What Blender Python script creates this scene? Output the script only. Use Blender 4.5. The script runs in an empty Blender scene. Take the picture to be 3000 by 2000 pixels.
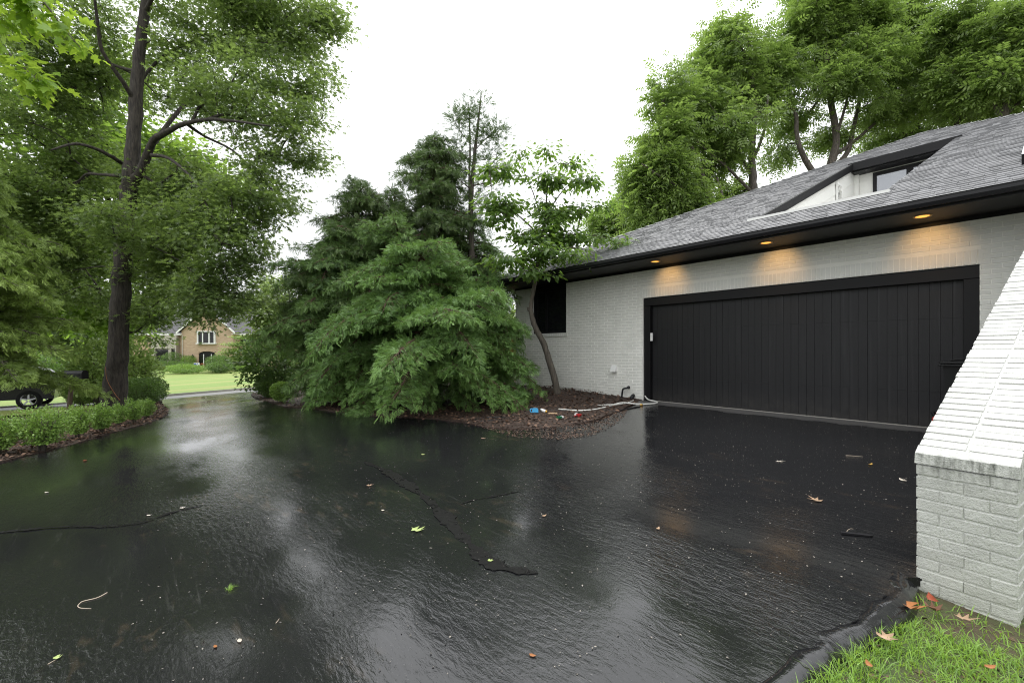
import bpy, bmesh, math, random
import numpy as np
from mathutils import Vector
random.seed(7)
RNG = np.random.default_rng(11)
C = bpy.context.scene.collection
SC = bpy.context.scene
# ------------------------------------------------------------------ survey of the place
# x runs along the garage wall, y into the house, the lens stands over the origin
EYE = 1.15
SN, CS = 0.6402, 0.7682
F = 1333.0
def W(px, py, Z):
    a = (px-1500)/F; b = (1025-py)/F
    return Vector((Z*(SN*a-CS), Z*(CS*a+SN), EYE+Z*b))
def onwall(px, py, yw):
    a = (px-1500)/F
    return W(px, py, yw/(CS*a+SN))
HX = np.array([-700,-140,-90,-82,-76,-68,-55,-40,-28,-24,-21,-18,-15,-12,-9,60.])
HZ = np.array([-2.2,-1.6,-1.5,-1.55,-1.75,-1.95,-1.65,-1.15,-.78,-.55,-.40,-.27,-.15,-.06,0,0])
def g(x, y):
    h = np.interp(x, HX, HZ) - .04*(8.82-np.clip(y, -3, 8.82))
    # soil beside the asphalt edge, right under the lens
    k = np.clip((x+.62)/.15, 0, 1)*np.clip((3.75-y)/.2, 0, 1)*np.clip((12-x)/4, 0, 1)
    return h - .07*k
def gz(x, y): return float(g(np.float64(x), np.float64(y)))
def G(px, py, zoff=0.0):
    lo, hi = .5, 400.
    for _ in range(60):
        m = .5*(lo+hi); p = W(px, py, m)
        if p.z > gz(p.x, p.y)+zoff: lo = m
        else: hi = m
    return W(px, py, lo)
def smooth(e0, e1, t):
    t = np.clip((t-e0)/(e1-e0), 0, 1); return t*t*(3-2*t)

# ------------------------------------------------------------------ object helpers
def tag(o, label=None, cat=None, group=None, kind=None):
    if label: o['label'] = label
    if cat: o['category'] = cat
    if group: o['group'] = group
    if kind: o['kind'] = kind
    return o
def thing(name, label, cat, loc=(0,0,0), group=None, rz=0):
    o = bpy.data.objects.new(name, None); C.objects.link(o)
    o.location = loc; o.rotation_euler = (0,0,rz); o.empty_display_size = .2
    return tag(o, label, cat, group)
def link(name, me, mat, parent=None, label=None):
    o = bpy.data.objects.new(name, me); C.objects.link(o)
    if mat: me.materials.append(mat)
    if parent:
        o.parent = parent
        # meshes are written in world coordinates: undo the parent's placement
        from mathutils import Matrix
        o.matrix_parent_inverse = Matrix.LocRotScale(parent.location, parent.rotation_euler, parent.scale).inverted() if parent.type == 'EMPTY' else Matrix.Identity(4)
        if parent.type != 'EMPTY': pass
    if label: o['label'] = label
    return o
def np_mesh(name, V, Fc, tint=None, smooth_=False):
    V = np.asarray(V, np.float32); Fc = np.asarray(Fc, np.int32)
    me = bpy.data.meshes.new(name)
    n, k = Fc.shape
    me.vertices.add(len(V)); me.vertices.foreach_set('co', V.ravel())
    me.loops.add(n*k); me.loops.foreach_set('vertex_index', Fc.ravel())
    me.polygons.add(n); me.polygons.foreach_set('loop_start', np.arange(0, n*k, k, dtype=np.int32))
    if smooth_: me.polygons.foreach_set('use_smooth', np.ones(n, bool))
    me.update(calc_edges=True)
    if tint is not None:
        a = me.attributes.new('tint', 'FLOAT', 'POINT'); a.data.foreach_set('value', np.asarray(tint, np.float32))
    return me
class MB:
    def __init__(s): s.v = []; s.f = []; s.t = {}
    def add(s, vs, fs):
        b = len(s.v); s.v += [tuple(v) for v in vs]; s.f += [tuple(i+b for i in f) for f in fs]; return s
    def box(s, x0, x1, y0, y1, z0, z1, bev=0):
        if bev and min(x1-x0, y1-y0, z1-z0) > 2.2*bev:
            bm = bmesh.new(); bmesh.ops.create_cube(bm, size=1)
            for v in bm.verts:
                v.co = Vector(((x0+x1)/2+v.co.x*(x1-x0), (y0+y1)/2+v.co.y*(y1-y0), (z0+z1)/2+v.co.z*(z1-z0)))
            bmesh.ops.bevel(bm, geom=bm.edges[:], offset=bev, segments=1, affect='EDGES')
            bm.verts.index_update()
            s.add([v.co[:] for v in bm.verts], [[v.index for v in f.verts] for f in bm.faces]); bm.free(); return s
        vs = [(x0,y0,z0),(x1,y0,z0),(x1,y1,z0),(x0,y1,z0),(x0,y0,z1),(x1,y0,z1),(x1,y1,z1),(x0,y1,z1)]
        return s.add(vs, [(0,3,2,1),(4,5,6,7),(0,1,5,4),(1,2,6,5),(2,3,7,6),(3,0,4,7)])
    def prism(s, pts, ext):
        n = len(pts); e = Vector(ext); vs = [Vector(p) for p in pts]+[Vector(p)+e for p in pts]
        fs = [tuple(range(n-1,-1,-1)), tuple(range(n,2*n))]+[(i,(i+1)%n,n+(i+1)%n,n+i) for i in range(n)]
        return s.add(vs, fs)
    def tube(s, pts, rad, n=8, cap=True):
        pts = [Vector(p) for p in pts]
        if not hasattr(rad, '__len__'): rad = [rad]*len(pts)
        rings = []; up = None
        for i, p in enumerate(pts):
            d = (pts[min(i+1,len(pts)-1)]-pts[max(i-1,0)])
            if d.length < 1e-9: d = Vector((0,0,1))
            d.normalize()
            if up is None: up = d.orthogonal().normalized()
            up = (up-d*up.dot(d))
            if up.length < 1e-6: up = d.orthogonal()
            up.normalize(); sd = d.cross(up)
            rings.append([p+(up*math.cos(2*math.pi*k/n)+sd*math.sin(2*math.pi*k/n))*rad[i] for k in range(n)])
        vs = [v for r in rings for v in r]; fs = []
        for i in range(len(rings)-1):
            for k in range(n):
                fs.append((i*n+k, i*n+(k+1)%n, (i+1)*n+(k+1)%n, (i+1)*n+k))
        if cap: fs += [tuple(range(n-1,-1,-1)), tuple((len(rings)-1)*n+k for k in range(n))]
        return s.add(vs, fs)
    def lathe(s, prof, c, n=20, cap=True):
        vs = []; fs = []
        for r, z in prof:
            for k in range(n):
                t = 2*math.pi*k/n; vs.append((c[0]+r*math.cos(t), c[1]+r*math.sin(t), c[2]+z))
        for i in range(len(prof)-1):
            for k in range(n): fs.append((i*n+k, i*n+(k+1)%n, (i+1)*n+(k+1)%n, (i+1)*n+k))
        if cap: fs += [tuple(range(n-1,-1,-1)), tuple((len(prof)-1)*n+k for k in range(n))]
        return s.add(vs, fs)
    def build(s, name, mat, parent=None, smooth_=False, label=None, xf=None):
        v = s.v if xf is None else [tuple(xf @ Vector(p)) for p in s.v]
        me = bpy.data.meshes.new(name); me.from_pydata(v, [], s.f)
        if smooth_: me.polygons.foreach_set('use_smooth', np.ones(len(s.f), bool))
        me.update()
        if s.t:
            ta = np.ones(len(v), np.float32)
            for k, x in s.t.items(): ta[k] = x
            a = me.attributes.new('tint', 'FLOAT', 'POINT'); a.data.foreach_set('value', ta)
        return link(name, me, mat, parent, label)
def catmull(pts, n=6, closed=False):
    P = [Vector(p) for p in pts]; out = []
    N = len(P)
    for i in range(N if closed else N-1):
        p0 = P[(i-1) % N] if closed or i > 0 else P[0]
        p1 = P[i]; p2 = P[(i+1) % N]; p3 = P[(i+2) % N] if closed or i+2 < N else P[-1]
        for k in range(n):
            t = k/n
            out.append(.5*((2*p1)+(p2-p0)*t+(2*p0-5*p1+4*p2-p3)*t*t+(3*p1-p0-3*p2+p3)*t**3))
    if not closed: out.append(P[-1].copy())
    return out

# ------------------------------------------------------------------ materials
MAT = {}
class NT:
    def __init__(s, name):
        s.m = bpy.data.materials.new(name); s.m.use_nodes = True; s.t = s.m.node_tree
        s.b = s.t.nodes['Principled BSDF']; s.out = s.t.nodes['Material Output']; MAT[name] = s.m
    def n(s, ty, **kw):
        o = s.t.nodes.new('ShaderNode'+ty)
        for k, v in kw.items(): setattr(o, k, v)
        return o
    def l(s, a, b): s.t.links.new(a, b)
    def set(s, **kw):
        for k, v in kw.items(): s.b.inputs[k.replace('_',' ')].default_value = v
    def coord(s, kind='Object', scale=(1,1,1), rot=(0,0,0)):
        tc = s.n('TexCoord'); mp = s.n('Mapping'); mp.inputs['Scale'].default_value = scale; mp.inputs['Rotation'].default_value = rot
        s.l(tc.outputs[kind], mp.inputs['Vector']); return mp.outputs['Vector']
    def noise(s, vec, scale, detail=4, rough=.55, dist=0):
        o = s.n('TexNoise'); o.inputs['Scale'].default_value = scale; o.inputs['Detail'].default_value = detail
        o.inputs['Roughness'].default_value = rough; o.inputs['Distortion'].default_value = dist
        if vec is not None: s.l(vec, o.inputs['Vector'])
        return o.outputs['Fac']
    def ramp(s, fac, stops):
        r = s.n('ValToRGB'); e = r.color_ramp.elements
        while len(e) < len(stops): e.new(.5)
        for i, (p, c) in enumerate(stops):
            e[i].position = p; e[i].color = (*c, 1) if hasattr(c, '__len__') else (c, c, c, 1)
        s.l(fac, r.inputs['Fac']); return r.outputs['Color']
    def mix(s, fac, a, b, mode='MIX'):
        o = s.n('Mix', data_type='RGBA', blend_type=mode)
        for sock, v in ((o.inputs[0], fac), (o.inputs[6], a), (o.inputs[7], b)):
            if hasattr(v, 'is_linked') or hasattr(v, 'links'): s.l(v, sock)
            else: sock.default_value = v if not hasattr(v, '__len__') else (*v, 1)
        return o.outputs[2]
    def math(s, op, a, b=0):
        o = s.n('Math', operation=op)
        for sock, v in ((o.inputs[0], a), (o.inputs[1], b)):
            if hasattr(v, 'links'): s.l(v, sock)
            else: sock.default_value = v
        return o.outputs[0]
    def bump(s, h, strength=.3, dist=.01, prev=None):
        o = s.n('Bump'); o.inputs['Strength'].default_value = strength; o.inputs['Distance'].default_value = dist
        s.l(h, o.inputs['Height'])
        if prev is not None: s.l(prev, o.inputs['Normal'])
        return o.outputs['Normal']
    def col(s, c): s.l(c, s.b.inputs['Base Color']); return s
    def nor(s, c): s.l(c, s.b.inputs['Normal']); return s
    def rgh(s, c): s.l(c, s.b.inputs['Roughness']); return s
def plain(name, c, rough=.5, metal=0, var=.12, scale=18, bump=0.0, spec=None, emit=None):
    t = NT(name); v = t.coord()
    f = t.noise(v, scale, 5)
    t.col(t.mix(f, tuple(x*(1-var) for x in c), tuple(min(1, x*(1+var)) for x in c)))
    t.set(Roughness=rough, Metallic=metal)
    if spec is not None: t.b.inputs['Specular IOR Level'].default_value = spec
    if bump: t.nor(t.bump(t.noise(v, scale*4, 4), bump, .004))
    if emit:
        t.b.inputs['Emission Color'].default_value = (*emit[0], 1); t.b.inputs['Emission Strength'].default_value = emit[1]
    return t.m
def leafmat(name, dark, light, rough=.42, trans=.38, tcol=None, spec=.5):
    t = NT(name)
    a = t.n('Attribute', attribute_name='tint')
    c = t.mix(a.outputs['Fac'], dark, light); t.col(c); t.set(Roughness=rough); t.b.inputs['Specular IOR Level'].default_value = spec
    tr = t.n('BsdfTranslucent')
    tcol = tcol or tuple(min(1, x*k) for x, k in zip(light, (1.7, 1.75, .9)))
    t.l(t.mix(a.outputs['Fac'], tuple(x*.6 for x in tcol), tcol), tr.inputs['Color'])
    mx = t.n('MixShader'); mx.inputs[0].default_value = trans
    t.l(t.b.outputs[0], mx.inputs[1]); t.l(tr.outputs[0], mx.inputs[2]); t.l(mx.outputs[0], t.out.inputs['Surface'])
    return t.m

# painted brick
t = NT('white_painted_brick'); v = t.coord()
n1 = t.noise(v, 3, 5); n2 = t.noise(v, 70, 4); n3 = t.noise(v, 220, 3)
tt = t.n('Attribute', attribute_name='tint'); c = t.mix(t.ramp(n1, [(.3,0),(.7,1)]), (.715,.715,.675), (.79,.785,.745)); c = t.mix(tt.outputs['Fac'], t.mix(1.0, c, (.93,.935,.93), 'MULTIPLY'), t.mix(1.0, c, (1.10,1.10,1.09), 'MULTIPLY'))
sep = t.n('SeparateXYZ'); tc = t.n('NewGeometry'); t.l(tc.outputs['Position'], sep.inputs[0])
low = t.n('MapRange'); low.inputs[1].default_value = .55; low.inputs[2].default_value = -.3; t.l(sep.outputs['Z'], low.inputs[0])
dirt = t.math('MULTIPLY', t.ramp(t.noise(v, 5, 6, .7), [(.42,0),(.75,1)]), low.outputs[0])
c = t.mix(t.math('MULTIPLY', dirt, .55), c, (.33,.34,.28))
pit = t.ramp(n3, [(.26,1),(.34,0)])
c = t.mix(t.math('MULTIPLY', pit, .5), c, (.25,.25,.22))
t.col(c); t.set(Roughness=.55)
t.nor(t.bump(n3, .35, .003, t.bump(n2, .5, .004)))
# weathered wing wall brick: same paint, rougher, with dark mildew drips under the cap
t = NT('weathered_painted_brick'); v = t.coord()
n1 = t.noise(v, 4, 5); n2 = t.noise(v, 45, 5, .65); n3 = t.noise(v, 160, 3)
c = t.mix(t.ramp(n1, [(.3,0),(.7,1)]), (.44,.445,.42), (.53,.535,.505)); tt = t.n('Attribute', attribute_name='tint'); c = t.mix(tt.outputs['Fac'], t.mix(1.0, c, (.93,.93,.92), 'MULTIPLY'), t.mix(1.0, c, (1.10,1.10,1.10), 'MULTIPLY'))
c = t.mix(t.math('MULTIPLY', t.ramp(n3, [(.33,1),(.42,0)]), .55), c, (.2,.2,.17))
sep = t.n('SeparateXYZ'); tc = t.n('NewGeometry'); t.l(tc.outputs['Position'], sep.inputs[0])
band = t.n('MapRange'); band.inputs[1].default_value = .33; band.inputs[2].default_value = .53; t.l(sep.outputs['Z'], band.inputs[0])
up = t.n('MapRange'); up.inputs[1].default_value = .56; up.inputs[2].default_value = .545; t.l(sep.outputs['Z'], up.inputs[0])
fr = t.n('MapRange'); fr.inputs[1].default_value = 3.62; fr.inputs[2].default_value = 3.57; t.l(sep.outputs['Y'], fr.inputs[0])
drip = t.noise(t.coord(scale=(26,26,5)), 1, 6, .7)
d = t.math('MULTIPLY', t.math('MULTIPLY', t.ramp(drip, [(.46,0),(.72,1)]), band.outputs[0]), t.math('MULTIPLY', up.outputs[0], fr.outputs[0]))
c = t.mix(t.math('MULTIPLY', d, .95), c, (.05,.055,.04))
low = t.n('MapRange'); low.inputs[1].default_value = .05; low.inputs[2].default_value = -.35; t.l(sep.outputs['Z'], low.inputs[0])
c = t.mix(t.math('MULTIPLY', t.math('MULTIPLY', low.outputs[0], t.noise(v, 7, 6, .7)), .6), c, (.36,.37,.27))
t.col(c); t.set(Roughness=.6); t.nor(t.bump(n3, .8, .005, t.bump(n2, .9, .010)))
# shingles
t = NT('grey_shingle'); v = t.coord()
a = t.n('Attribute', attribute_name='tint')
c = t.mix(a.outputs['Fac'], (.040,.040,.045), (.225,.225,.24)); n = t.noise(v, 260, 3)
c = t.mix(.35, c, t.ramp(n, [(.35,.03),(.65,.28)]))
t.col(c); t.set(Roughness=.34); t.nor(t.bump(n, .35, .003))
# black painted wood
t = NT('black_painted_wood'); v = t.coord(scale=(9,9,1))
n = t.noise(v, 6, 6, .65); v2 = t.coord()
c = t.mix(n, (.006,.006,.007), (.014,.014,.016)); c = t.mix(t.ramp(t.noise(v2, 55, 3), [(.70,0),(.78,.30)]), c, (.06,.06,.065))
sep = t.n('SeparateXYZ'); tc = t.n('NewGeometry'); t.l(tc.outputs['Position'], sep.inputs[0]); low = t.n('MapRange'); low.inputs[1].default_value = .42; low.inputs[2].default_value = 0; t.l(sep.outputs['Z'], low.inputs[0])
c = t.mix(t.math('MULTIPLY', t.math('MULTIPLY', low.outputs[0], t.ramp(t.noise(v2, 9, 6, .75), [(.35,0),(.7,1)])), .55), c, (.055,.050,.045))
run = t.ramp(t.noise(t.coord(scale=(22,22,.5)), 1, 4, .6), [(.55,0),(.75,1)]); c = t.mix(t.math('MULTIPLY', run, .35), c, (.030,.030,.033))
t.col(c); t.rgh(t.ramp(run, [(0,.5),(1,.32)])); t.b.inputs['Specular IOR Level'].default_value = .35; t.nor(t.bump(n, .45, .004))
plain('black_trim', (.006,.006,.007), .5, spec=.25, var=.2)
plain('black_metal', (.009,.009,.011), .4, spec=.35)
plain('siding_paint', (.72,.72,.69), .5, var=.05)
plain('white_trim', (.75,.75,.73), .45, var=.05)
plain('pale_concrete', (.42,.40,.36), .8, var=.18, scale=30, bump=.3)
# glass that mirrors the sky over a dark room
t = NT('dark_glass'); t.set(Roughness=.03); t.b.inputs['Base Color'].default_value = (.010,.011,.012,1); t.b.inputs['Specular IOR Level'].default_value = .5
t = NT('clear_mirror_glass'); t.set(Roughness=.02, Metallic=.6); t.b.inputs['Base Color'].default_value = (.30,.31,.33,1)
# wet asphalt
t = NT('wet_asphalt'); geo = t.n('NewGeometry'); P = geo.outputs['Position']
def mp(scale, rot=0):
    m = t.n('Mapping'); m.inputs['Scale'].default_value = scale; m.inputs['Rotation'].default_value = (0,0,rot); t.l(P, m.inputs['Vector']); return m.outputs['Vector']
big = t.noise(mp((1,1,1)), .55, 4); mid = t.noise(mp((1,3.2,1), .5), 3.2, 5, .6, .4)
agg = t.noise(mp((1,1,1)), 95, 3, .6); rip = t.noise(mp((1,2.6,1), .35), 13, 4, .55, .6)
c = t.mix(big, (.0075,.0077,.0084), (.0155,.0158,.0168))
scuf = t.ramp(t.noise(mp((1.2,16,1), .55), 1.6, 5, .7, .5), [(.60,0),(.74,1)]); c = t.mix(t.math('MULTIPLY', scuf, .40), c, (.060,.059,.058))
brown = t.math('MULTIPLY', t.ramp(mid, [(.56,0),(.72,1)]), t.ramp(t.noise(mp((1,1,1)), .8, 3), [(.5,0),(.66,1)]))
c = t.mix(t.math('MULTIPLY', brown, .6), c, (.075,.055,.038))
c = t.mix(t.math('MULTIPLY', t.ramp(agg, [(.62,0),(.72,1)]), .45), c, (.075,.075,.075))
sep = t.n('SeparateXYZ'); t.l(P, sep.inputs[0])
wob = t.math('ADD', sep.outputs['Y'], t.math('MULTIPLY', t.noise(mp((1,1,1)), 2.2, 4), .35))
dry = t.n('MapRange'); dry.inputs[1].default_value = 8.50; dry.inputs[2].default_value = 8.62; t.l(wob, dry.inputs[0])
xin = t.n('MapRange'); xin.inputs[1].default_value = -6.1; xin.inputs[2].default_value = -5.6; t.l(sep.outputs['X'], xin.inputs[0])
dryf = t.math('MULTIPLY', dry.outputs[0], xin.outputs[0])
c = t.mix(dryf, c, (.075,.072,.07)); t.col(c)
rgh = t.ramp(t.noise(mp((1,2,1), .4), 1.1, 4, .6), [(.32,.035),(.7,.11)])
rr = t.n('Mix', data_type='FLOAT'); t.l(dryf, rr.inputs[0]); t.l(rgh, rr.inputs[2]); rr.inputs[3].default_value = .85
t.rgh(rr.outputs[0]); t.b.inputs['Specular IOR Level'].default_value = .52
rip2 = t.noise(mp((1,2.8,1), .87), 34, 3, .5, .8); lull = t.ramp(t.noise(mp((1,1.6,1), .87), .75, 3), [(.40,.10),(.62,1.45)])
def bmp(h, st, dist, prev=None):
    o = t.n('Bump'); o.inputs['Distance'].default_value = dist; t.l(h, o.inputs['Height']); t.l(t.math('MULTIPLY', lull, st), o.inputs['Strength'])
    if prev is not None: t.l(prev, o.inputs['Normal'])
    return o.outputs['Normal']
t.nor(t.bump(agg, .10, .0018, bmp(rip2, .45, .0016, bmp(rip, .45, .0072, t.bump(mid, .08, .02)))))
t = NT('tar_strip'); geo = t.n('NewGeometry'); m_ = t.n('Mapping'); t.l(geo.outputs['Position'], m_.inputs['Vector'])
n = t.noise(m_.outputs[0], 30, 5, .65); t.col(t.mix(n, (.002,.002,.002), (.007,.0068,.0065))); t.set(Roughness=.45); t.b.inputs['Specular IOR Level'].default_value = .12; t.nor(t.bump(n, .5, .012))
tp = t.n('BsdfTransparent'); mxs = t.n('MixShader'); gap = t.ramp(t.noise(m_.outputs[0], 11, 5, .7), [(.56,0),(.66,1)]); t.l(gap, mxs.inputs[0]); t.l(t.b.outputs[0], mxs.inputs[1]); t.l(tp.outputs[0], mxs.inputs[2]); t.l(mxs.outputs[0], t.out.inputs['Surface'])
# soil, mulch, lawn, street
t = NT('mulch'); v = t.coord(); n = t.noise(v, 34, 6, .7); n2 = t.noise(v, 3, 4)
c = t.ramp(n, [(.3,(.012,.007,.005)),(.5,(.04,.021,.013)),(.72,(.10,.057,.034))]); c = t.mix(t.math('MULTIPLY', n2, .5), c, (.02,.012,.009))
t.col(c); t.set(Roughness=.75); t.nor(t.bump(n, .9, .03))
t = NT('yard_ground'); v = t.coord(); n = t.noise(v, 2.2, 6, .65); n2 = t.noise(v, 22, 5, .7)
c = t.mix(t.ramp(n, [(.40,0),(.58,1)]), (.085,.058,.035), (.070,.105,.030)); c = t.mix(t.math('MULTIPLY', n2, .45), c, (.03,.028,.014))
t.col(c); t.set(Roughness=.9); t.nor(t.bump(n2, .8, .03))
t = NT('lawn_turf'); v = t.coord(); n = t.noise(v, .35, 5, .6); n2 = t.noise(v, 9, 4, .7)
c = t.mix(t.ramp(t.noise(t.coord(scale=(.35,.05,1), rot=(0,0,.15)), 1, 5, .6), [(.42,0),(.64,1)]), (.150,.235,.045), (.27,.27,.085)); c = t.mix(t.math('MULTIPLY', n2, .35), c, (.10,.17,.03))
t.col(c); t.set(Roughness=.9); t.nor(t.bump(n2, .6, .03))
t = NT('street_surface'); v = t.coord(); n = t.noise(v, 40, 4); t.col(t.mix(n, (.10,.10,.10), (.17,.165,.16))); t.set(Roughness=.38); t.nor(t.bump(n, .2, .004))
# bark
def bark(name, a, b, sc=(14,14,2.2)):
    t = NT(name); v = t.coord(scale=sc); n = t.noise(v, 1.6, 6, .65, .5); n2 = t.noise(t.coord(), 60, 3)
    t.col(t.mix(t.ramp(n, [(.35,0),(.65,1)]), a, b)); t.set(Roughness=.85); t.nor(t.bump(n2, .3, .004, t.bump(n, 1, .03)))
bark('oak_bark', (.015,.012,.010), (.072,.060,.049))
bark('grey_bark', (.045,.038,.032), (.15,.125,.105))
bark('red_bark', (.045,.024,.016), (.13,.075,.05))
bark('pale_bark', (.05,.043,.034), (.14,.12,.095))
leafmat('oak_leaf', (.055,.090,.034), (.180,.245,.088), .30, .40, (.42,.60,.13))
leafmat('maple_leaf', (.15,.27,.03), (.24,.40,.05), .35, .5, (.48,.68,.07))
leafmat('back_leaf', (.075,.135,.03), (.17,.26,.055), .5, .48, (.40,.62,.09))
leafmat('walnut_leaf', (.078,.125,.044), (.26,.35,.105), .42, .42, (.42,.62,.12))
leafmat('dogwood_leaf', (.048,.092,.026), (.125,.205,.05), .36, .40, (.36,.58,.09))
leafmat('cypress_leaf', (.045,.105,.030), (.26,.45,.11), .5, .25, (.28,.46,.10))
leafmat('dark_cypress_leaf', (.036,.070,.026), (.195,.275,.085), .5, .24, (.2,.34,.09))
leafmat('mid_cypress_leaf', (.042,.090,.030), (.23,.37,.10), .5, .25, (.25,.42,.1))
leafmat('hemlock_leaf', (.10,.165,.040), (.42,.57,.13), .5, .28, (.38,.54,.1))
leafmat('box_leaf', (.080,.155,.036), (.27,.42,.085), .36, .30, (.36,.56,.09))
leafmat('dark_shrub_leaf', (.042,.082,.026), (.125,.20,.05), .36, .3, (.25,.44,.08))
leafmat('bright_shrub_leaf', (.13,.21,.055), (.34,.46,.15), .42, .38, (.48,.64,.16))
leafmat('red_maple_leaf', (.20,.055,.025), (.42,.16,.07), .5, .35, (.6,.22,.09))
leafmat('far_leaf', (.10,.145,.08), (.22,.28,.15), .6, .3, (.30,.44,.15))
leafmat('grass_blade', (.11,.21,.03), (.27,.45,.075), .4, .42, (.48,.70,.10))
leafmat('chip', (.034,.018,.012), (.19,.11,.07), .7, .05, (.1,.06,.03))
leafmat('speck', (.04,.037,.032), (.30,.27,.23), .6, .05, (.3,.3,.2))
leafmat('litter_leaf', (.10,.058,.034), (.22,.19,.075), .7, .15, (.2,.2,.06))
# ------------------------------------------------------------------ plants
def nrm(a): return a/np.maximum(np.linalg.norm(a, axis=-1, keepdims=True), 1e-9)
def leaf_tmpl(kind):
    if kind == 'oak':      # lobed leaf: spine with three pairs of pointed lobes
        V = [(0,0,0),(.35,.07,.0),(.35,-.07,0),(.30,.42,.05),(.30,-.42,.05),(.62,.09,0),(.62,-.09,0),(.72,.46,.03),(.72,-.46,.03),(1.1,0,-.05),(.12,.04,0),(.12,-.04,0)]
        T = [(0,10,11),(10,1,2),(10,2,11),(10,3,1),(11,2,4),(1,5,6),(1,6,2),(1,7,5),(2,6,8),(5,9,6)]
    elif kind == 'maple':
        V = [(0,0,0),(.25,.5,.03),(.42,.22,0),(.72,.55,.02),(.70,.2,0),(1.08,0,-.06),(.70,-.2,0),(.72,-.55,.02),(.42,-.22,0),(.25,-.5,.03),(.02,.28,.0),(.02,-.28,0)]
        T = [(0,2,10),(10,2,1),(0,4,2),(2,4,3),(0,6,4),(4,6,5),(0,8,6),(6,8,7),(0,11,8),(11,9,8)]
    elif kind == 'oval':   # folded along the midrib
        V = [(0,0,0),(.3,.27,.06),(.7,.22,.03),(1.05,0,-.10),(.7,-.22,.03),(.3,-.27,.06),(.5,0,-.03)]
        T = [(0,6,1),(1,6,2),(2,6,3),(3,6,4),(4,6,5),(5,6,0)]
    elif kind == 'small':
        V = [(0,0,0),(.5,.32,.08),(1,0,-.05),(.5,-.32,.08)]
        T = [(0,2,1),(0,3,2)]
    elif kind == 'compound':  # drooping leaf of paired leaflets
        V = []; T = []
        for i, x in enumerate((.15,.42,.70)):
            z = -.18*x*x
            for s in (1,-1):
                b = len(V); V += [(x,0,z),(x+.16,s*.17,z-.02),(x+.22,s*.46,z-.18),(x-.01,s*.26,z-.06)]; T += [(b,b+1,b+2),(b,b+2,b+3)]
        b = len(V); V += [(.9,0,-.2),(1.05,.09,-.27),(1.3,0,-.42),(1.05,-.09,-.27)]; T += [(b,b+1,b+2),(b,b+2,b+3)]
    elif kind == 'spray':  # feathery frond of short branchlets
        V = []; T = []
        n = 4
        for i in range(n):
            x = .08+.8*i/n; z = -.15*x*x; L = .52*(1-.5*x)
            for s in (1,-1):
                b = len(V); w = .032
                V += [(x,0,z),(x+L*.55+w,s*L*.38,z+.0),(x+L*1.0,s*L*.72,z-.06),(x+L*.45-w,s*L*.42,z-.02)]; T += [(b,b+1,b+2),(b,b+2,b+3)]
        b = len(V); V += [(.0,-.035,0),(0,.035,0),(1.1,0,-.22)]; T += [(b,b+1,b+2)]
    elif kind == 'tuft':
        V = []; T = []
        for i in range(9):
            a = 2*math.pi*i/9; r = .25+.2*((i*7) % 3)/2
            b = len(V); V += [(0,0,0),(.5,math.cos(a)*r*.5-.03,math.sin(a)*r*.5),(1,math.cos(a)*r,math.sin(a)*r),(.5,math.cos(a)*r*.5+.03,math.sin(a)*r*.5+.03)]; T += [(b,b+1,b+2),(b,b+2,b+3)]
    return np.array(V, float), np.array(T, int)
TM = {k: leaf_tmpl(k) for k in ('oak','maple','oval','small','compound','spray','tuft')}
def place(kind, P, D, U, S):
    """one leaf per row: at P, pointing along D, face towards U, size S"""
    V, T = TM[kind]
    D = nrm(D); Sd = np.cross(U, D); bad = np.linalg.norm(Sd, axis=1) < 1e-4
    Sd[bad] = np.array([1,0,0]); Sd = nrm(Sd); N = np.cross(D, Sd)
    X = P[:,None,:]+S[:,None,None]*(V[None,:,0:1]*D[:,None,:]+V[None,:,1:2]*Sd[:,None,:]+V[None,:,2:3]*N[:,None,:])
    k = len(V); Fc = (T[None]+(np.arange(len(P))*k)[:,None,None]).reshape(-1,3)
    return X.reshape(-1,3), Fc, k
def leaves_mesh(name, kind, P, D, U, S, tint):
    V, Fc, k = place(kind, P, D, U, S)
    return np_mesh(name, V, Fc, np.repeat(tint, k))
def frustums(A, B, ra, rb, n=5):
    """many tapered twigs at once"""
    A = np.asarray(A); B = np.asarray(B); d = nrm(B-A)
    ref = np.where(np.abs(d[:,2:3]) < .9, np.array([[0,0,1.]]), np.array([[1.,0,0]]))
    s = nrm(np.cross(d, ref)); u = np.cross(s, d)
    an = np.arange(n)*2*math.pi/n
    ring = np.cos(an)[None,:,None]*s[:,None,:]+np.sin(an)[None,:,None]*u[:,None,:]
    V = np.concatenate([A[:,None,:]+ring*ra[:,None,None], B[:,None,:]+ring*rb[:,None,None]], 1)
    q = np.array([(k,(k+1)%n,n+(k+1)%n,n+k) for k in range(n)])
    Fc = (q[None]+(np.arange(len(A))*2*n)[:,None,None]).reshape(-1,4)
    return V.reshape(-1,3), Fc
def resample(pl, step):
    out = []
    for (p, r), (q, s) in zip(pl[:-1], pl[1:]):
        p = Vector(p); q = Vector(q); n = max(1, int((q-p).length/step))
        for k in range(n): out.append((p.lerp(q, k/n), r+(s-r)*k/n))
    out.append((Vector(pl[-1][0]), pl[-1][1])); return out
def curve_r(pl, n=5):
    """smooth a list of (point, radius)"""
    pts = catmull([p for p, r in pl], n); rr = []
    for i in range(len(pl)-1):
        for k in range(n): rr.append(pl[i][1]+(pl[i+1][1]-pl[i][1])*k/n)
    rr.append(pl[-1][1]); return list(zip(pts, rr))
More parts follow.
